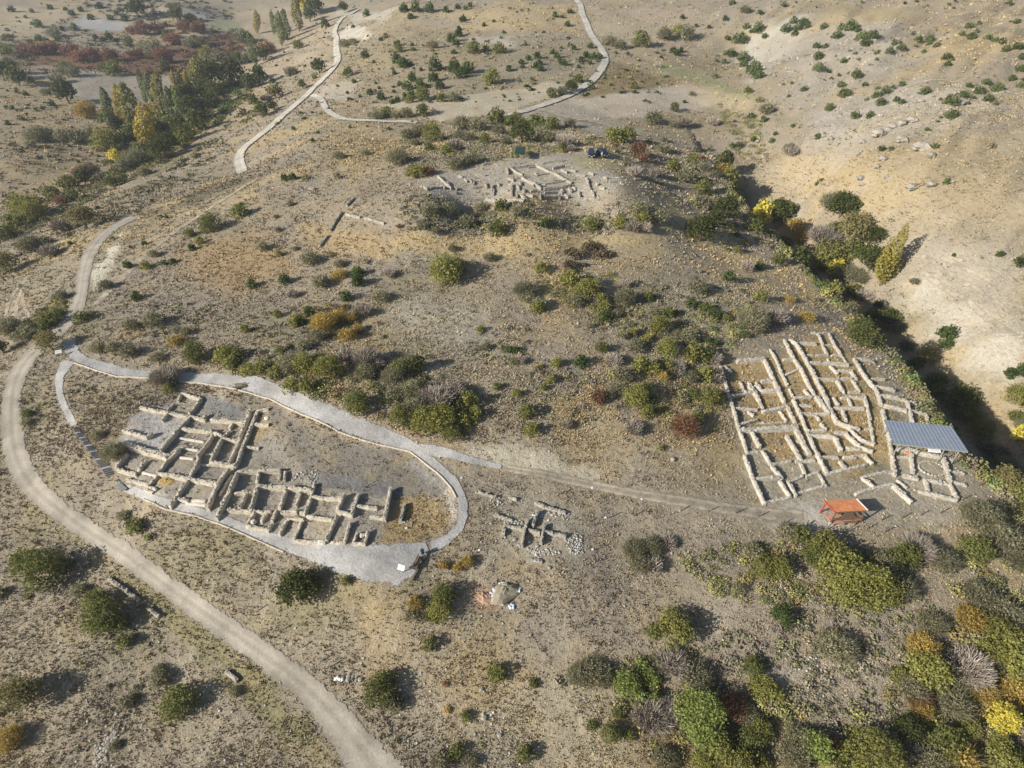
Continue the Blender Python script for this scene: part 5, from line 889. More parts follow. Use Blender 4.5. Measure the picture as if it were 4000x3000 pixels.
# hearth circle
g=at1(3640,1831); mb=MB()
for k in range(22): a_=k*.2856; stone_block(mb,(1.7*math.cos(a_),1.35*math.sin(a_),.06),.32,.2,.2,a_+1.57)
tag(link('hearth_circle',mb.mesh('hearth_circle'),M_SB,None,g),'ring of low stones on the floor before the metal roof','stone ring')
g=at1(3543,1770); mb=MB(); mb.lathe((0,0,-.05),[(.4,0),(.5,.15),(.45,.35),(.3,.4)],14); tag(link('clay_oven',mb.mesh('clay_oven'),plain('red clay',(.5,.23,.15)),None,g),'round red clay oven base under the metal roof','oven')
# ---- cars on the summit
M_CAR=plain('dark blue car paint',(.025,.035,.06),.22,.3,.05); M_GLASS=plain('dark car glass',(.03,.045,.06),.08); M_LAMP=plain('headlamp glass',(.75,.77,.8),.15); M_RIM=plain('alloy rim',(.5,.5,.52),.3,.8); M_PLATE=plain('white number plate',(.8,.8,.8),.4)
def car(px,py,rz,label,L=4.3,Wc=1.78,Hc=1.62,door=False):
    g=at1(px,py); o=empty('parked_car',g,rz); tag(o,label,'car','cars on the hilltop')
    def loft(sec,name,m_):
        mb=MB(); V=[];Fc=[]
        for x,zb_,zt_,hw in sec:
            for y,z in((-hw,zb_),(-hw*1.0,zb_+(zt_-zb_)*.45),(-hw*.93,zt_),(hw*.93,zt_),(hw,zb_+(zt_-zb_)*.45),(hw,zb_)): V.append((x,y,z))
        for i in range(len(sec)-1):
            for j in range(6): Fc.append((i*6+j,i*6+(j+1)%6,(i+1)*6+(j+1)%6,(i+1)*6+j))
        Fc+= [tuple(range(6))[::-1],tuple(range(6*len(sec)-6,6*len(sec)))]; mb.add(V,Fc); return link(name,mb.mesh(name),m_,o)
    w2=Wc/2
    loft([(-L/2,.45,.72,w2*.8),(-L*.47,.28,.95,w2*.95),(-L*.2,.25,1.0,w2),(L*.2,.25,1.0,w2),(L*.36,.26,.92,w2*.98),(L*.47,.28,.8,w2*.93),(L/2,.42,.66,w2*.8)],'body',M_CAR)
    loft([(-L*.45,.95,1.05,w2*.8),(-L*.38,.97,Hc-.12,w2*.82),(-L*.1,.98,Hc-.04,w2*.84),(L*.08,.98,Hc-.08,w2*.83),(L*.25,.95,1.0,w2*.85)],'windows',M_GLASS)
    mb=MB(); mb.box((-L*.13,0,Hc-.02),(L*.42,Wc*.74,.06)); link('roof',mb.mesh('roof'),M_CAR,o)
    for sx in(-.31,.31):
        for sy in(-1,1):
            mb=MB(); mb.tube([(L*sx,sy*w2*.82,.33),(L*sx,sy*w2*1.0,.33)],[.33,.33],14); wh=link('wheel',mb.mesh('wheel'),M_BLACK,o); mb=MB(); mb.tube([(L*sx,sy*w2*1.0,.33),(L*sx,sy*w2*1.02,.33)],[.2,.18],10); link('rim',mb.mesh('rim'),M_RIM,wh)
    for sy in(-1,1):
        mb=MB(); mb.box((L*.475,sy*w2*.68,.72),(.12,.34,.16)); link('headlight',mb.mesh('headlight'),M_LAMP,o)
        mb=MB(); mb.box((L*.19,sy*(w2+.08),1.02),(.1,.18,.12)); link('mirror',mb.mesh('mirror'),M_CAR,o)
    mb=MB(); mb.box((L*.5,0,.5),(.05,.52,.12)); link('number_plate',mb.mesh('number_plate'),M_PLATE,o)
    if door:
        for sy in(-1,1): mb=MB(); mb.bar((L*.17,sy*w2,.65),(L*.02,sy*(w2+.75),.65),.06,.7); link('open_door',mb.mesh('open_door'),M_CAR,o)
    return o
car(2309,610,-1.63,'dark blue car parked nose to the camera, left one of the pair')
car(2354,608,-1.15,'dark blue car with open doors, right one of the pair on the summit',door=True)
# person beside the right car
g=at1(2350.5,619)
def skin(name,nodes,edges,rad,m_,parent):
    me=bpy.data.meshes.new(name); me.from_pydata(nodes,edges,[]); me.update(); o=link(name,me,m_,parent); md=o.modifiers.new('skin','SKIN')
    if not me.skin_vertices: me.skin_vertices.new() if hasattr(me.skin_vertices,'new') else me.attributes.new('skin','FLOAT',"POINT")
    if me.skin_vertices:
        for i,r_ in enumerate(rad): me.skin_vertices[0].data[i].radius=(r_,r_); me.skin_vertices[0].data[i].use_root=(i==0)
    o.modifiers.new('sub','SUBSURF').levels=1; return o
def tubes(name,chains,m_,parent,k=8):
    mb=MB(); [mb.tube(p,r_,k) for p,r_ in chains]; return link(name,mb.mesh(name,True),m_,parent)
M_SKIN=plain('skin',(.5,.32,.23),.6); M_SHIRT=plain('pale grey shirt',(.55,.53,.52),.9); M_TROU=plain('khaki trousers',(.20,.18,.13),.9); M_HAIR=plain('dark hair',(.03,.025,.02),.7)
def person(g,rz,label):
    o=empty('person',g,rz); tag(o,label,'person')
    # one loft: ankle -> hip -> chest -> neck -> head for the body, limbs rooted inside it
    prof=[(.10,.0,.83),(.165,.02,.90),(.15,0,1.02),(.155,0,1.15),(.19,0,1.34),(.17,0,1.43),(.065,0,1.50),(.055,0,1.55),(.085,.01,1.60),(.10,.015,1.68),(.085,.005,1.76),(.03,0,1.79)]
    mb=MB(); V=[];k=12
    for r_,y0,z in prof:
        fl=1.0 if z<1.5 else .8; 
        for j in range(k): a_=2*math.pi*j/k; V.append((r_*math.cos(a_)*(1.18 if z<1.46 else .82),-y0+r_*math.sin(a_)*(.68 if z<1.46 else 1.0),z))
    Fc=[(i*k+j,i*k+(j+1)%k,(i+1)*k+(j+1)%k,(i+1)*k+j) for i in range(len(prof)-1) for j in range(k)]+[tuple(range(k))[::-1],tuple(range(len(V)-k,len(V)))]
    mb.add(V,Fc)
    for s_ in(-1,1):
        mb.tube([(s_*.09,0,.9),(s_*.11,-.02,.5),(s_*.12,.02,.08)],[.085,.06,.045],8); mb.tube([(s_*.12,.03,.06),(s_*.125,-.14,.035)],[.05,.035],8)
        mb.tube([(s_*.19,0,1.40),(s_*.25,.03,1.12),(s_*.26,-.06,.86)],[.055,.042,.03],8)
        mb.lathe((s_*.262,-.08,.76),[(.02,0),(.045,.05),(.035,.11)],7)
        for q in range(4): mb.tube([(s_*(.245+.012*q),-.10,.78),(s_*(.24+.014*q),-.115,.70-.006*(q%3))],[.011,.008],5)
        mb.tube([(s_*.24,-.11,.82),(s_*.22,-.14,.77)],[.012,.009],5)
        mb.lathe((s_*.036,-.085,1.685),[(.008,-.006),(.014,0),(.008,.008)],6); mb.lathe((s_*.088,.0,1.665),[(.012,-.03),(.02,0),(.012,.03)],6)
    mb.tube([(0,-.09,1.68),(0,-.125,1.645)],[.012,.018],6)
    link('body',mb.mesh('body',True),M_SKIN,o)
    sh=MB(); V=[]
    for r_,z in((.178,.90),(.166,1.02),(.17,1.15),(.205,1.34),(.185,1.43),(.09,1.485)):
        for j in range(k): a_=2*math.pi*j/k; V.append((r_*math.cos(a_)*1.18,r_*math.sin(a_)*.72,z))
    sh.add(V,[(i*k+j,i*k+(j+1)%k,(i+1)*k+(j+1)%k,(i+1)*k+j) for i in range(5) for j in range(k)])
    for s_ in(-1,1): sh.tube([(s_*.18,0,1.41),(s_*.235,.02,1.2),(s_*.25,.03,1.1)],[.07,.062,.055],8)
    link('shirt',sh.mesh('shirt',True),M_SHIRT,o)
    tr=MB(); V=[]
    for r_,z in((.12,.80),(.18,.88),(.172,.98)):
        for j in range(k): a_=2*math.pi*j/k; V.append((r_*math.cos(a_)*1.18,r_*math.sin(a_)*.74,z))
    tr.add(V,[(i*k+j,i*k+(j+1)%k,(i+1)*k+(j+1)%k,(i+1)*k+j) for i in range(2) for j in range(k)])
    for s_ in(-1,1): tr.tube([(s_*.09,0,.92),(s_*.11,-.02,.5),(s_*.12,.02,.1)],[.102,.075,.062],8)
    link('trousers',tr.mesh('trousers',True),M_TROU,o)
    hb=MB(); V=[]
    for r_,z in((.092,1.66),(.108,1.70),(.098,1.765),(.045,1.805)):
        for j in range(k): a_=2*math.pi*j/k; V.append((r_*math.cos(a_)*.84,.016+r_*math.sin(a_)*.98,z))
    hb.add(V,[(i*k+j,i*k+(j+1)%k,(i+1)*k+(j+1)%k,(i+1)*k+j) for i in range(3) for j in range(k)]+[tuple(range(3*k,4*k))]); link('hair',hb.mesh('hair',True),M_HAIR,o)
person(g,.2,'person in a pale shirt and khaki trousers standing beside the parked cars')
# ---- shade awning by the big tree on the summit
c=at([2010,2052,2052,2016],[597,597,576,576],2.1); g0=c.mean(0); o=empty('shade_awning',g0); tag(o,'dark green shade awning stretched under the summit tree','awning')
mb=slab([np.array([q[0],q[1],g0[2]+2.0+.25*(k>1)]) for k,q in enumerate(c)],.03); link('canopy',rel(mb,g0).mesh('canopy'),M_DARKG,o)
for k in range(4):
    mb=MB(); mb.bar((c[k][0],c[k][1],hs(c[k][0],c[k][1])-.1),(c[k][0],c[k][1],g0[2]+2.0+.25*(k>1)),.06); link('pole',rel(mb,g0).mesh('pole'),M_STEEL,o)
# ---- spoil heap with plastic sheet, tile heap, rubbish, sacks
def heap(px,py,rx,ry,h_,m_,name,label,cat,rz=0,seed=0,rough=.35):
    g=at1(px,py); r=np.random.default_rng(seed); V=[(0,0,h_)];k=18;rings=6
    for i in range(1,rings+1):
        t=i/rings
        for j in range(k): a_=2*math.pi*j/k; q=t*(1+.15*math.sin(3*a_+seed)+.1*(r.random()-.5)); V.append((rx*q*math.cos(a_),ry*q*math.sin(a_),h_*(1-t**1.6)*(1+rough*(r.random()-.5))-.1*(t>.95)))
    Fc=[(0,1+j,1+(j+1)%k) for j in range(k)]+[(1+i*k+j,1+(i+1)*k+j,1+(i+1)*k+(j+1)%k,1+i*k+(j+1)%k) for i in range(rings-1) for j in range(k)]
    me=bpy.data.meshes.new(name); me.from_pydata(V,[],Fc); me.update(); o=link(name,me,m_,None,g,rz); tag(o,label,cat); return o
sp=heap(1975,2312,2.1,1.35,1.0,M_EARTH,'spoil_heap','grey spoil heap lying on a white and blue plastic sheet','spoil heap',.5,3)
for k,(px,py,s_) in enumerate(((1931,2322,1),(1960,2283,.7),(1960,2357,.6),(1999,2370,.8),(2022,2305,.9),(1938,2305,.8))):
    g=at1(px,py); mb=MB(); 
    for q in range(5): stone_block(mb,(.3*math.cos(q*1.3)*s_,.25*math.sin(q*1.3)*s_,.12),.5*s_,.3*s_,.22,q)
    c_=link('plastic_sheet',mb.mesh('plastic_sheet',True),M_BLUE,sp); c_.location=(np.array(g)-np.array(sp.location)); c_.location=(math.cos(-.5)*c_.location[0]-math.sin(-.5)*c_.location[1],math.sin(-.5)*c_.location[0]+math.cos(-.5)*c_.location[1],c_.location[2])
tl=heap(1890,2328,1.7,.9,.35,M_TILE,'tile_heap','low heap of broken red tiles left of the spoil heap','tile heap',-.35,5,.8)
heap(2195,545,4.0,2.2,1.6,plain('pale spoil',(.43,.38,.31),1,0,.2,.8),'spoil_heap','pale spoil heap behind the summit, near the big tree','spoil heap',0,8,.3)
heap(660,1875,1.3,1.0,.35,plain('straw coloured hay',(.35,.24,.10),1,0,.3,3),'straw_heap','heap of brown straw inside the small two-room ruin','straw heap',0,4,.6)
g=at1(1326,2652); mb=MB(); [stone_block(mb,(.25*q-.4,.1*math.sin(q*2),.12),.4,.35,.25,q*.6) for q in range(4)]; tag(link('rubbish_bag',mb.mesh('rubbish_bag',True),M_WHITE,None,g),'crumpled white rubbish bag beside the dirt road','rubbish')
g=at1(1385,2657); mb=MB(); [rock(mb,((k%4)*.45-.7,(k//4)*.4+.1*math.sin(k*3),.12),.28+.06*math.sin(k*5)) for k in range(8)]; tag(link('stone_pile',mb.mesh('stone_pile'),M_SG,None,g),'small pile of field stones beside the rubbish bag','stone pile')
# grey stone heap bottom left
p=pts("1010,1330 960,1400 915,1460 880,1530 850,1620",'03'); c=at([q[0] for q in p],[q[1] for q in p]); mb=MB()
for k in range(150): t=STN.random()*3.99; i=int(t); q=c[i]*(1-t+i)+c[i+1]*(t-i); x,y=q[0]+STN.normal()*.38,q[1]+STN.normal()*.3; rock(mb,(x-c[0][0],y-c[0][1],hs(x,y)+.05-c[0][2]),.09+.13*STN.random())
tag(link('stone_pile',mb.mesh('stone_pile'),M_SG,None,c[0]),'long grey heap of tumbled stones in the lower left corner','stone pile')
# ---- boulders
BO="1150,1195,100 1325,1260,140 1405,1335,80 950,1145,120 1030,1120,80 1075,1085,85 1150,1060,90 1240,1030,90 815,1220,55 690,1185,60 540,1195,60 590,1245,45 775,1325,50 990,1365,80 940,1435,60 800,1535,70 810,1590,50 1015,1525,50 1230,1610,95 1405,1585,80 1590,1565,45 1610,800,50 1675,890,50 1475,940,30 480,1175,45 1270,880,55 1320,870,50"
def boulder(px,py,wpx,label=None,m_=M_SG):
    g=at1(px,py+wpx*.2); w_=wpx*depth(g)/F; mb=MB(); rock(mb,(0,0,.18*w_),w_*.52,.75,None,8)
    for q in range(3): rock(mb,(w_*.42*math.cos(q*2.2+px),w_*.3*math.sin(q*2.2+px),.05*w_),w_*.22,.7,None,6)
    o=link('boulder',mb.mesh('boulder'),m_,None,g,STN.random()*.6); return o,w_
for t in BO.split():
    x,y,w_=[float(q) for q in t.split(',')]; X,Y=fp('30',x,y); o,W_=boulder(X,Y,w_/2.212); ITEMS.append((o,('huge ' if W_>3.2 else 'big ' if W_>1.9 else 'small ')+'grey boulder',X,Y,'boulder'))
for X,Y,w_ in ((1222,737,24),(2628,1792,22),(2958,552,18),(2983,612,24),(1965,2478,14),(1880,2690,18),(1890,2800,26),(1950,2868,22),(400,2210,13),(1285,2412,12),(2146,2215,16),(2028,2128,18),(2098,2130,18),(2010,2105,16)):
    o,W_=boulder(X,Y,w_); ITEMS.append((o,'small pale boulder',X,Y,'boulder'))
# ---- fence stakes and survey markers
def stake(px,py,h_=1.0,m_=M_WOOD,nm='fence_stake',adj='dark leaning timber stake'):
    g=at1(px,py); o=None; mb=MB(); mb.bar((0,0,-.2),(.05,.02,h_),.09); o=link(nm,mb.mesh(nm),m_,None,g); ITEMS.append((o,adj,px,py,'stake'))
for fr,s_ in {'22':"410,953 780,992 838,1158 1052,1142 1455,1100 1693,1105 1932,1120 2128,1150",'32':"512,1258 702,1275 860,1250 330,1222 125,1212 980,1180 1158,1160 1318,1138 1488,1118 1640,1082 1680,1003 1868,1037 1822,883 1768,727 1500,325 1350,150 1215,25 1003,1287",'12':"1845,1860"}.items():
    for t in s_.split():
        x,y=[float(q) for q in t.split(',')]; X,Y=fp(fr,x,y)
        if Y<2330: stake(X,Y)
for t in "20,300 230,470 400,620 570,740 640,790 800,925 1100,1250 1200,1345 1275,1420 1340,1490 1500,1640".split():
    x,y=[float(q) for q in t.split(',')]; X,Y=fp('13',x,y); stake(X,Y,1.1,M_GWOOD,'fence_post','thin grey fence post')
M_MK=plain('white marker plate',(.85,.83,.88),.5)
for fr,s_ in {'d':"2050,255 1285,815 960,1190 95,1332 2055,1320 1030,725",'12':"1298,1250 1585,633 1775,815",'22':"1120,1000 807,1158"}.items():
    for t in s_.split():
        x,y=[float(q) for q in t.split(',')]; X,Y=fp(fr,x,y); g=at1(X,Y); mb=MB(); mb.box((0,0,.1),(.26,.26,.06)); mb.box((0,0,.02),(.05,.05,.2)); o=link('survey_marker',mb.mesh('survey_marker'),M_MK,None,g,.3); ITEMS.append((o,'small white survey marker',X,Y,'marker'))
# ================================================================== uncountable stuff: tufts, low scrub, loose stones
r=np.random.default_rng(5)
def scatter(n_,ymin,ymax,pw=1.0):
    u=r.random(n_); y=np.exp(np.log(ymin)+(np.log(ymax)-np.log(ymin))*u**pw); t=r.random(n_)*2-1; x=t*np.minimum(.70*y+40,Wd(y)*.98); return x,y
def tufts(n_,ymin,ymax,hgt,wid,nb):
    x,y=scatter(n_,ymin,ymax); d=gsample(grass,x,y); k=r.random(len(x))<d*(.35+.65*sstep(.30,.55,fbm(x/5,y/5,61,3))); x,y=x[k],y[k]; z=hs(x,y); c=gsample(col,x,y)
    m=len(x); sc=(.6+.9*r.random(m))*np.clip(.75+y/160,.8,2.6)
    tone=.75+.7*r.random(m); hue=r.random(m); cc_=c*tone[:,None]*np.where(hue[:,None]<.3,np.array([1.03,.99,.86]),np.where(hue[:,None]<.55,np.array([.84,.82,.72]),np.array([1.0,.97,.9])))
    a=r.random((m,nb))*6.283; q=.5*wid*sc[:,None]*np.sqrt(r.random((m,nb))); bx=x[:,None]+q*np.cos(a); by=y[:,None]+q*np.sin(a); bz=np.repeat(z[:,None],nb,1)-.03
    ln=.35+.5*r.random((m,nb)); h_=hgt*sc[:,None]*(.6+.7*r.random((m,nb))); b2=r.random((m,nb))*6.283; w_=wid*.20*sc[:,None]*np.ones((m,nb))
    p0=np.stack([bx-w_*np.cos(b2),by-w_*np.sin(b2),bz],-1); p1=np.stack([bx+w_*np.cos(b2),by+w_*np.sin(b2),bz],-1); p2=np.stack([bx+ln*h_*np.cos(a),by+ln*h_*np.sin(a),bz+h_],-1)
    v=np.stack([p0,p1,p2],2).reshape(-1,3); cv=np.repeat(np.clip(cc_,0,.8),nb*3,0); return v,cv
vs=[];cs=[]
for args in ((90000,16,75,.15,.36,6),(60000,60,190,.16,.46,5),(22000,160,520,.20,.6,4)):
    v,c=tufts(*args); vs.append(v);cs.append(c)
v=np.vstack(vs);c=np.vstack(cs); me=mesh_np('dry_grass',v,np.arange(len(v)).reshape(-1,3),{'col':c})
m,nt,b=mat('dry grass blades'); a=N(nt,'ShaderNodeAttribute',attribute_name='col'); nt.links.new(a.outputs['Color'],b.inputs['Base Color']); b.inputs['Specular IOR Level'].default_value=.05
o=link('dry_grass',me,m,kind='stuff'); tag(o,'short tufts of dry grass all over the hillsides','grass')
# ---- low scrub: knee-high dwarf shrubs
def scrub(n_,ymin,ymax,poly=None,size=(.5,1.1),nq=26,seed=1,thr=.5,cols=None,leaf=.19):
    x,y=scatter(n_,ymin,ymax)
    if poly is not None:
        p=pts(poly); w=at([q[0] for q in p],[q[1] for q in p])[:,:2]; x=w[:,0].min()+(w[:,0].max()-w[:,0].min())*r.random(n_); y=w[:,1].min()+(w[:,1].max()-w[:,1].min())*r.random(n_); ins=np.zeros(n_,bool)
        for a,b_ in zip(w,np.roll(w,-1,0)): ins^=((a[1]>y)!=(b_[1]>y))&(x<(b_[0]-a[0])*(y-a[1])/(b_[1]-a[1]+1e-9)+a[0])
        x,y=x[ins],y[ins]
    k=(fbm(x/9,y/9,seed+70,4)>thr)&(gsample(grass,x,y)>.55); x,y=x[k],y[k]; m=len(x); z=hs(x,y); s_=size[0]+(size[1]-size[0])*r.random(m)**1.5
    s_*=np.clip(.8+y/260,.8,2.2)
    d=r.normal(size=(m,nq,3)); d[:,:,2]=np.abs(d[:,:,2])*.8; d/=np.linalg.norm(d,axis=2,keepdims=True); rad=s_[:,None,None]*.5*(.5+.5*r.random((m,nq,1)))
    p=np.stack([x,y,z],-1)[:,None,:]+d*rad*np.array([1,1,.75]); v,f_=quads(p.reshape(-1,3),(d+r.normal(size=d.shape)*.6).reshape(-1,3),1.0,1.0,r)
    cen=v.reshape(-1,4,3).mean(1,keepdims=True); v=(cen+(v.reshape(-1,4,3)-cen)*np.repeat(s_*leaf,nq)[:,None,None]).reshape(-1,3)
    C_=np.array(cols or [(.21,.20,.125),(.26,.23,.165),(.175,.16,.11),(.30,.26,.175),(.20,.215,.10),(.28,.26,.12),(.23,.195,.165)]); cl=C_[r.integers(0,len(C_),m)]*(.75+.5*r.random(m))[:,None]
    return v,np.repeat(np.repeat(cl,nq,0)*(.75+.5*r.random((m*nq,1))),4,0)
TH=[(0.202,0.209,0.085),(0.295,0.279,0.116),(0.372,0.349,0.132),(0.248,0.225,0.139),(0.326,0.287,0.202),(0.310,0.240,0.093),(0.163,0.178,0.070)]
def thick(n_,poly,seed,thr=.42,size=(1.0,2.4),cols=TH): return scrub(n_,0,0,poly,size,130,seed,thr,cols,.085)
VS=[thick(520,"760,1395 1000,1370 1350,1400 1700,1460 1880,1560 1860,1700 1780,1730 1600,1680 1400,1600 1250,1560 1000,1490",21,.36),
 thick(650,"2250,2650 2700,2600 2900,2700 3400,2780 3500,2600 3600,2400 3800,2250 4000,2150 4000,3000 2550,3000 2500,2800",22,.34,(1.2,3.0)),
 thick(330,"2650,2170 2900,2130 3200,2120 3500,2180 3600,2300 3400,2400 3000,2380 2750,2300",23,.40,(1.0,2.4)),
 thick(260,"3700,2050 4000,2000 4000,2400 3750,2350",24,.38,(1.2,2.6)),
 thick(380,"2450,1250 2800,1180 2980,1200 2860,1330 2800,1480 2780,1620 2600,1640 2400,1600 2350,1420",25,.38,(.9,2.2)),
 thick(300,"2080,1100 2400,1040 2500,1250 2350,1330 2200,1200",26,.44,(.8,1.8)),
 thick(160,"1100,1210 1420,1190 1440,1300 1200,1340",27,.38,(.8,1.8),[(.26,.20,.07),(.30,.22,.075),(.19,.165,.09),(.17,.15,.11)]),
 thick(300,"1680,600 2260,490 2350,560 2200,620 1900,640 1700,660",28,.42,(.9,2.2)),
 thick(220,"1650,800 2480,800 2520,880 1700,880",29,.44,(.9,2.0)),
 thick(420,"380,560 620,480 900,300 1000,300 960,400 760,560 560,660 420,690",30,.30,(1.6,3.6),[(0.085,0.124,0.039),(0.139,0.171,0.054),(0.202,0.202,0.070),(0.264,0.202,0.062)]),
 thick(330,"0,860 0,950 240,860 420,740 640,640 700,600 560,580 400,690 230,760",31,.30,(1.4,3.0),[(0.109,0.124,0.046),(0.186,0.186,0.078),(0.232,0.202,0.109),(0.248,0.232,0.078)]),
 thick(300,"0,130 130,190 120,280 0,270",32,.35,(1.6,3.4),[(0.093,0.116,0.054),(0.155,0.147,0.078)]),
 thick(380,"700,150 950,120 1000,220 760,300 560,290 720,230",33,.36,(1.6,3.2),[(0.155,0.093,0.054),(0.217,0.132,0.078),(0.139,0.132,0.070)]),
 thick(260,"2620,700 2740,690 2960,860 2900,960 2760,860",34,.40,(1.0,2.4)),
 thick(260,"60,1330 240,1260 260,1180 220,1160 40,1300",35,.36,(.8,1.8)),
 thick(300,"330,0 900,0 950,60 860,130 600,160 470,90 330,60",36,.34,(1.2,3.0),[(.06,.08,.035),(.085,.095,.045)]),
 thick(150,"2800,400 2960,470 3010,620 2930,640 2830,520",37,.36,(.9,2.0)),
 scrub(2600,18,150,seed=1,thr=.53),scrub(1500,120,420,size=(.7,1.5),nq=12,seed=2,thr=.52,cols=[(.15,.145,.08),(.20,.17,.12),(.12,.12,.06),(.22,.19,.12)]),
 scrub(2300,0,0,"2150,2650 3000,2420 4000,2150 4000,3000 2350,3000",(.6,1.5),34,seed=3,thr=.44),
 scrub(1500,0,0,"1500,1450 2100,1200 2850,1050 3000,1250 2800,1400 2760,1650 2300,1650 1750,1720",(.6,1.4),30,seed=4,thr=.46),
 scrub(800,0,0,"350,1380 700,1180 1500,1250 1700,1600 1250,1560 800,1430",(.5,1.3),30,seed=5,thr=.44),
 scrub(900,0,0,"2680,640 2860,680 3180,1040 3300,1160 3220,1130 2950,940",(.7,1.6),30,seed=6,thr=.40),
 scrub(900,0,0,"1550,780 2450,790 2500,900 1600,900",(.6,1.4),24,seed=8,thr=.45),
 scrub(700,0,0,"1550,540 2200,500 2160,620 1600,660",(.7,1.5),24,seed=9,thr=.42),
 scrub(900,0,0,"0,560 520,480 480,620 0,900",(.8,1.8),16,seed=10,thr=.47,cols=[(.10,.10,.05),(.16,.14,.08)]),
 scrub(1500,0,0,"0,100 330,60 900,60 1000,200 700,300 300,290 0,300",(1.0,2.4),14,seed=12,thr=.44,cols=[(.07,.085,.045),(.11,.11,.06),(.16,.10,.065),(.09,.07,.045)]),
 scrub(700,0,0,"700,640 960,420 1010,450 900,560 760,700 480,860 100,1030 40,960 420,800",(.8,2.0),20,seed=13,thr=.40,cols=[(.075,.085,.04),(.12,.115,.06),(.18,.16,.06)])]
off=0;fs=[]
for v,_ in VS: fs.append(np.arange(off,off+len(v)).reshape(-1,4)); off+=len(v)
me=mesh_np('low_scrub',np.vstack([q[0] for q in VS]),np.vstack(fs),{'col':np.vstack([q[1] for q in VS])}); o=link('low_scrub',me,m,kind='stuff'); tag(o,'knee-high grey and olive dwarf scrub covering the slopes','scrub')
# ---- ravine undergrowth
rx=[];
m2=(right>-1.2)&(right<13)&(gy<170)&(gy>30); X=gx[m2];Y=gy[m2]; k=r.integers(0,len(X),1500); x=X[k]+r.normal(size=1500)*.6; y=Y[k]+r.normal(size=1500)*.6; z=hs(x,y); nq=130; s_=(1.2+2.4*r.random(1500)**1.5); d=r.normal(size=(1500,nq,3)); d[:,:,2]=np.abs(d[:,:,2]); d/=np.linalg.norm(d,axis=2,keepdims=True)
p=np.stack([x,y,z],-1)[:,None,:]+d*(s_[:,None,None]*.5*(.5+.5*r.random((1500,nq,1))))*np.array([1,1,.9]); v,f_=quads(p.reshape(-1,3),(d+r.normal(size=d.shape)*.6).reshape(-1,3),1.0,1.0,r); cen=v.reshape(-1,4,3).mean(1,keepdims=True); v=(cen+(v.reshape(-1,4,3)-cen)*np.repeat(s_*.095,nq)[:,None,None]).reshape(-1,3)
C_=np.array([(0.124,0.171,0.062),(0.202,0.225,0.085),(0.326,0.310,0.109),(0.248,0.202,0.132),(0.171,0.163,0.093)]); cl=C_[r.integers(0,5,1500)]*(.7+.6*r.random(1500))[:,None]
o=link('ravine_undergrowth',mesh_np('ravine_undergrowth',v,f_,{'col':np.repeat(cl,nq*4,0)}),m,kind='stuff'); tag(o,'dense dark undergrowth filling the ravine right of the hill','undergrowth')
# ---- loose stones
def stones(n_,x,y,smin,smax):
    z=hs(x,y); s_=smin+(smax-smin)*r.random(len(x))**2.2; base=np.array([(-1,-.8,-.5),(1,-.7,-.5),(.9,.9,-.5),(-.9,.8,-.5),(-.6,-.5,.55),(.6,-.6,.6),(.7,.5,.5),(-.5,.6,.6)])*.5
    v=base[None]*(1+.5*(r.random((len(x),8,3))-.5)); a=r.random(len(x))*6.283; co_,si_=np.cos(a)[:,None],np.sin(a)[:,None]; v=np.stack([v[:,:,0]*co_-v[:,:,1]*si_,v[:,:,0]*si_+v[:,:,1]*co_,v[:,:,2]*.8],-1)*s_[:,None,None]+np.stack([x,y,z+s_*.2],-1)[:,None,:]
    f_=np.array([(0,3,2,1),(4,5,6,7),(0,1,5,4),(1,2,6,5),(2,3,7,6),(3,0,4,7)])[None]+np.arange(len(x))[:,None,None]*8
    return v.reshape(-1,3),f_.reshape(-1,4),np.repeat((.30+.22*r.random(len(x)))[:,None]*np.array([1.03,.98,.88]),8,0)
x1,y1=scatter(5200,17,150); k=r.random(5200)<sstep(.42,.62,fbm(x1/8,y1/8,91,3))*.8+.08; x1,y1=x1[k],y1[k]; g1=gsample(grass,x1,y1)>.4; x1,y1=x1[g1],y1[g1]
X=[x1];Y=[y1];S=[]
def patch(poly,n_):
    p=pts(poly[1],poly[0]); w=at([q[0] for q in p],[q[1] for q in p])[:,:2]; x=w[:,0].min()+(w[:,0].max()-w[:,0].min())*r.random(n_*3); y=w[:,1].min()+(w[:,1].max()-w[:,1].min())*r.random(n_*3); ins=np.zeros(n_*3,bool)
    for a,b_ in zip(w,np.roll(w,-1,0)): ins^=((a[1]>y)!=(b_[1]>y))&(x<(b_[0]-a[0])*(y-a[1])/(b_[1]-a[1]+1e-9)+a[0])
    return x[ins][:n_],y[ins][:n_]
for fr,s_,n_ in (('d',"1600,1080 1880,1050 1900,1400 1700,1400 1560,1180",240),('d',"1040,640 1250,680 1100,800 960,900",110),('d',"880,1290 1500,1330 1480,1400 1100,1420",150),('d',"1280,640 1700,680 1560,790 1300,700",120),('d',"480,780 860,820 860,880 520,860",90),('d',"300,420 500,400 460,560 260,560",40),
  ('c2',"480,600 1260,640 1260,670 480,680",170),('p',"1660,700 1950,690 1960,760 1700,780",320),('p',"2050,700 2440,690 2420,770 2050,780",330),('p',"2180,620 2280,640 2260,690 2180,680",90),('12',"330,740 560,740 520,860 300,850",120),('33',"300,650 1050,700 900,830 150,850",200),('13',"1850,950 2150,1000 2150,1400 1900,1250",45),('30',"380,1100 1300,980 1400,900 1250,880 500,1200",200)):
    a_,b_=patch((fr,s_),n_); X.append(a_);Y.append(b_)
v,f_,c_=stones(0,np.concatenate(X),np.concatenate(Y),.08,.34); o=link('loose_stones',mesh_np('loose_stones',v,f_,{'col':c_}),m,kind='stuff'); tag(o,'pale loose stones strewn over slopes and digs','stones')
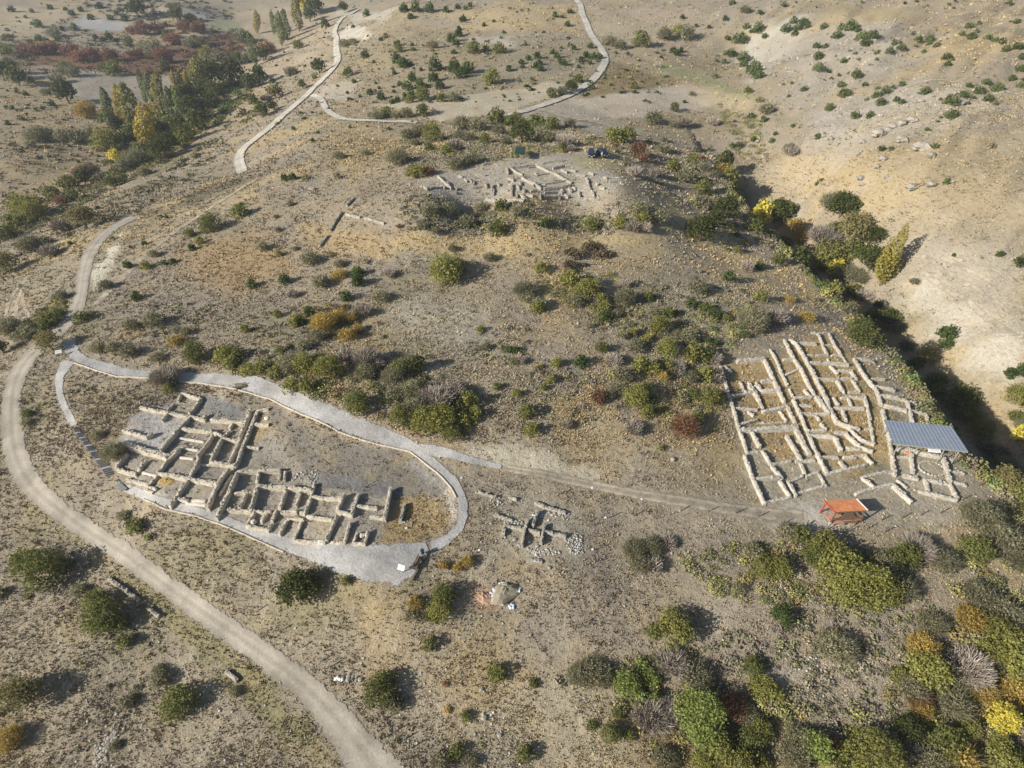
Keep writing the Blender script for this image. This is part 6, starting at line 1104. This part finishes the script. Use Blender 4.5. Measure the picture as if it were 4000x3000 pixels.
# ---- far scrub dots on the distant hills
x,y=scatter(2600,230,760); k=(fbm(x/45,y/45,33,3)>.50); x,y=x[k],y[k]; X_=np.c_[x,y]; n_=len(x); z=hs(x,y); s_=.9+1.6*r.random(n_)**2; nq=16
d=r.normal(size=(n_,nq,3)); d[:,:,2]=np.abs(d[:,:,2]); d/=np.linalg.norm(d,axis=2,keepdims=True); p=np.stack([x,y,z],-1)[:,None,:]+d*(s_[:,None,None]*.5*(.5+.5*r.random((n_,nq,1)))); v,f_=quads(p.reshape(-1,3),(d+.5*r.normal(size=d.shape)).reshape(-1,3),1.0,1.0,r); cen=v.reshape(-1,4,3).mean(1,keepdims=True); v=(cen+(v.reshape(-1,4,3)-cen)*np.repeat(s_*.36,nq)[:,None,None]).reshape(-1,3)
o=link('distant_scrub',mesh_np('distant_scrub',v,f_,{'col':np.repeat(np.array([(.06,.085,.035)])*(.7+.8*r.random((n_,1))),nq*4,0)}),m,kind='stuff'); tag(o,'small dark bushes dotted over the farthest hills','distant scrub')
# ================================================================== labels: kind + nearest landmark + order from the left
LM="""120,60,on the far upper-left hills|330,140,around the blue-grey marl slope|600,210,in the red-brown valley scrub|760,130,at the far edge of the red-brown scrub|900,60,beyond the valley fields at the top|1080,120,in the upper poplar row|900,220,by the pale valley field|350,290,at the near edge of the red-brown scrub|40,320,at the left edge of the valley|270,390,left of the poplar grove|450,480,at the left end of the poplar grove|600,430,in the middle of the poplar grove|780,390,at the right end of the poplar grove|660,560,at the near side of the poplar grove|950,330,between poplar grove and valley road|1080,350,beside the pale valley road|200,540,on the tan slope left of the grove|370,640,in the hedge line below the poplar grove|120,800,in the hedge at the left edge|100,1010,on the valley side of the dirt road|330,870,beside the dirt road's upper bend|60,1250,beside the track loops at left|200,1250,along the roadside above the path entrance|250,1345,at the gravel path entrance|360,990,above the road cutting|520,1060,on the hill's left flank|650,940,along the old track on the left flank|850,860,below the dark bare slope|1050,660,beside the loop of the summit road|1200,520,inside the loop road|1400,100,on the white chalk slopes|1300,250,on the chalk above the valley road|1560,60,on the upper middle hill|1760,130,below the upper chalk patch|1420,250,on the pale knoll beside valley road|1600,320,in the dense patch of junipers|1780,270,on the knoll above the fields|1900,200,on the hill left of the summit road|1530,440,along the bank above the loop road|1900,320,below the heart-shaped juniper clump|2090,240,on the juniper bank left of the road|2290,220,beside the bend of the hill road|2200,370,along the foot of the hill road|2130,50,beside the upper hill road|2420,170,right of the hill road bend|2650,140,below the upper right gully|2560,220,beside the greenish field strip|2480,350,on the brown field|2640,420,on the bare field behind the summit|2880,60,at the top of the upper right gully|2880,200,on the pale scree of the gully|2950,280,at the foot of the pale scree|2980,470,near the head of the ravine|2870,560,on the slope near ravine head|3100,100,on the upper right hill|3350,110,below the tan ploughed strip|3200,190,on the left part of right hill|3400,160,in the middle of the right hill|3700,150,on the crest of the right hill|3900,180,at the right end of the crest|3250,270,on the stony middle of right hill|3450,330,along the faint track on the right hill|3350,440,just below the faint right-hill track|3720,380,on the rocky knob at right|3700,240,above the rocky knob|3950,320,beside the right picture edge hilltop|3560,540,among the big boulders|3250,550,left of the big boulders|3400,650,below the big boulders|3850,620,on the far right golden slope|2050,510,around the big summit tree|2200,500,behind the summit dig|1900,500,behind the summit's left end|1640,520,left of the summit scrub|1560,640,left of the hilltop ruins|1840,630,just behind the hilltop ruins|2400,580,beside the parked cars|2500,620,at the right end of the summit|2620,680,on the slope right of the summit|2750,720,above the upper ravine|1350,720,on the slope left of the summit|1250,850,beside the straight dry-stone wall|1500,870,right of the broken dry-stone wall|1750,830,just below the hilltop ruins, left|2050,820,just below the hilltop ruins, right|2130,870,under the hilltop edge|2450,860,on the right shoulder below summit|2280,1000,in the brown heath patches|2740,880,in the big dark tree clump|2880,920,beside the big dark tree clump|3020,880,in the upper ravine trees|3120,930,in the ravine by the orange tree|3260,1000,in the middle of the ravine thicket|3330,900,beyond the ravine thicket|3300,830,on the far bank by the big bush|3450,1000,beside the lone yellow poplar|3350,1150,in the ravine below the poplar|3340,1270,at the footpath's lower end|3450,1200,in the ravine's dark shadow|3700,1330,on the pale far bank|3900,1050,on the far bank at the right edge|3960,1450,on the far bank, lower right|3620,1400,in the ravine beside the right excavation|3750,1560,behind the metal shelter roof|3960,1600,at the right edge behind the shelter|3900,1800,along the ravine edge below the shelter|1100,1100,on the middle left slope|1400,1070,by the two upright junipers|1750,1060,around the large yellow-green bush|2000,1030,left of the heath patches|1250,1240,in the orange thicket|1150,1350,below the orange thicket|1000,1400,above the gravel path, left|700,1300,on the slope above the path's left end|500,1370,along the uphill side of gravel path|880,1400,in the hedge above the gravel path|1200,1440,in the long thicket above the path|1450,1420,in the dark thicket on middle slope|1550,1600,in the big thicket above the path|1720,1620,at the thicket's lower right end|1850,1590,right of the big thicket|1950,1330,on the bare middle slope|2100,1080,in the bushes below the heath|2300,1120,in the row below the heath|2350,1220,around the upright middle juniper|2180,1420,by the lone middle junipers|2400,1330,in the middle of the bushy slope|2550,1130,on the upper bushy slope|2560,1280,right of the bushy middle slope|2680,1150,by the pair of round junipers|2850,1080,beside the footpath juniper|2930,1250,above the right excavation|2760,1350,at the upper left of right excavation|2700,1480,left of the right excavation|2500,1450,in the thicket left of right excavation|2350,1560,by the rusty bush|2500,1600,below the thicket left of right excavation|2660,1660,by the rust-and-green bush|2080,1600,on the slope above the farm track|2560,1760,above the farm track|110,1620,between road and stairs|450,1770,beside the stairway|620,1500,above the left excavation|550,2060,below the left excavation|650,1980,under the lower gravel apron|1250,1500,on the upper gravel path|180,2220,in the lower left, beside the road|400,2380,in the big lower left clump|630,2650,in the lower left corner|150,2750,in the bottom left corner|850,2550,beside the roadside wall|1180,2300,below the gravel terrace|1480,2650,beside the dirt road, bottom|1720,2340,right of the gravel terrace|1680,2500,on the slope below the terrace|1850,2250,beside the small middle dig|1950,2000,around the small middle dig|2050,2080,inside the small middle dig|1700,1900,on the path loop|1650,2060,inside the golden path loop|2100,2180,right of the small middle dig|2500,2150,on the slope below the farm track|2250,2000,along the farm track|2900,2000,along the right excavation's forecourt|3250,2060,around the picnic hut|3500,2030,in front of the right excavation|3750,1900,along the right edge of forecourt|2980,2150,left of the picnic hut bushes|3230,2170,just below the picnic hut|3500,2170,in the row below the forecourt|3850,2080,at the right edge below the forecourt|3900,2200,in the olive thicket at right edge|2600,2440,on the lower middle slope|2900,2330,on the slope beside the lone juniper|3050,2400,by the lone lower juniper|3350,2320,below the olive thicket row|3700,2400,on the right side slope|3900,2450,in the yellow thicket at right|3550,2600,in the lower right thicket|3600,2750,by the rust bush lower right|3850,2650,in the right edge thicket|3850,2800,around the bright yellow sapling|2350,2620,on the lower slope above light green trees|2480,2700,in the light green tree group|2640,2650,right of the light green trees|2750,2800,around the big light green tree|2400,2850,below the light green trees|2050,2670,on the lower middle bare slope|1850,2820,beside the lower road fence|1700,2950,at the bottom edge near the road|2050,2950,on the bare slope at bottom|2800,2930,in the bottom thicket, middle|3100,2930,in the bottom thicket by the dark red bush|3400,2930,in the bottom thicket's yellow mass|3700,2930,in the bottom right autumn thicket|3930,2950,in the bottom right corner"""
LMs=[]
for t in LM.split('|'):
    a_,b_,c_=t.split(',',2); LMs.append((float(a_),float(b_),c_.replace(',','')))
LA=np.array([(a_,b_) for a_,b_,_ in LMs]); ORD=['','leftmost','second','third','fourth','fifth','sixth','seventh','eighth','ninth','tenth','eleventh','twelfth']
G={}
for o,nn,px,py,cat in ITEMS:
    k=int((((LA-(px,py))**2)*np.array([1,1.6])).sum(1).argmin()); G.setdefault((nn,k),[]).append((px,py,o,cat))
for (nn,k),L in G.items():
    L.sort(key=lambda q:q[0]); n_=len(L)
    for i,(px,py,o,cat) in enumerate(L):
        lab=nn+' '+LMs[k][2]
        if n_==2: lab+=', left one' if i==0 else ', right one'
        elif n_>2: lab+=', '+('leftmost' if i==0 else 'rightmost' if i==n_-1 else ORD[min(i+1,12)]+' from left')
        tag(o,lab,cat,'%ss %s'%(nn.split(' ',1)[1] if nn.split()[0] in('tiny','small','middling','large','very') else nn,LMs[k][2]))
# ================================================================== camera, sun, sky
cam=bpy.data.cameras.new('camera'); cam.sensor_width=36; cam.lens=F/4000*36; cam.clip_end=5000; cam.clip_start=.5
co_=bpy.data.objects.new('camera',cam); COL.objects.link(co_); co_.location=(0,0,H); co_.rotation_euler=(math.pi/2-PITCH,0,0); SC.camera=co_
ELEV=R(26); SX,SY=-.894,-.447
sl=bpy.data.lights.new('sun','SUN'); sl.energy=4.9; sl.angle=R(.53); sl.color=(1,.945,.86); so=bpy.data.objects.new('sun',sl); COL.objects.link(so)
from mathutils import Vector
dv=Vector((SX*math.cos(ELEV),SY*math.cos(ELEV),math.sin(ELEV))); so.rotation_euler=dv.to_track_quat('Z','Y').to_euler(); so.location=(-60,-30,120)
w=bpy.data.worlds.new('World'); SC.world=w; w.use_nodes=True; nt=w.node_tree; bg=nt.nodes['Background']; sk=nt.nodes.new('ShaderNodeTexSky'); sk.sky_type='NISHITA'; sk.sun_disc=False
sk.sun_elevation=ELEV; sk.sun_rotation=math.atan2(SX,SY); nt.links.new(sk.outputs[0],bg.inputs[0]); bg.inputs[1].default_value=.07
SC.view_settings.view_transform='Standard'; SC.view_settings.look='None'; SC.view_settings.gamma=1; SC.view_settings.exposure=.46

# pale air between the camera and the far hills
HZ=MB(); HZ.box((0,660,35),(2900,1480,190)); hm=bpy.data.materials.new('pale air'); hm.use_nodes=True; hn=hm.node_tree; hn.nodes.remove(hn.nodes['Principled BSDF'])
pv=hn.nodes.new('ShaderNodeVolumePrincipled'); pv.inputs['Color'].default_value=(.80,.88,1,1); pv.inputs['Density'].default_value=.0002; pv.inputs['Anisotropy'].default_value=.2; hn.links.new(pv.outputs[0],hn.nodes['Material Output'].inputs['Volume'])
ho=link('haze',HZ.mesh('haze'),hm,kind='stuff'); tag(ho,'thin pale blue haze over the whole valley','haze')
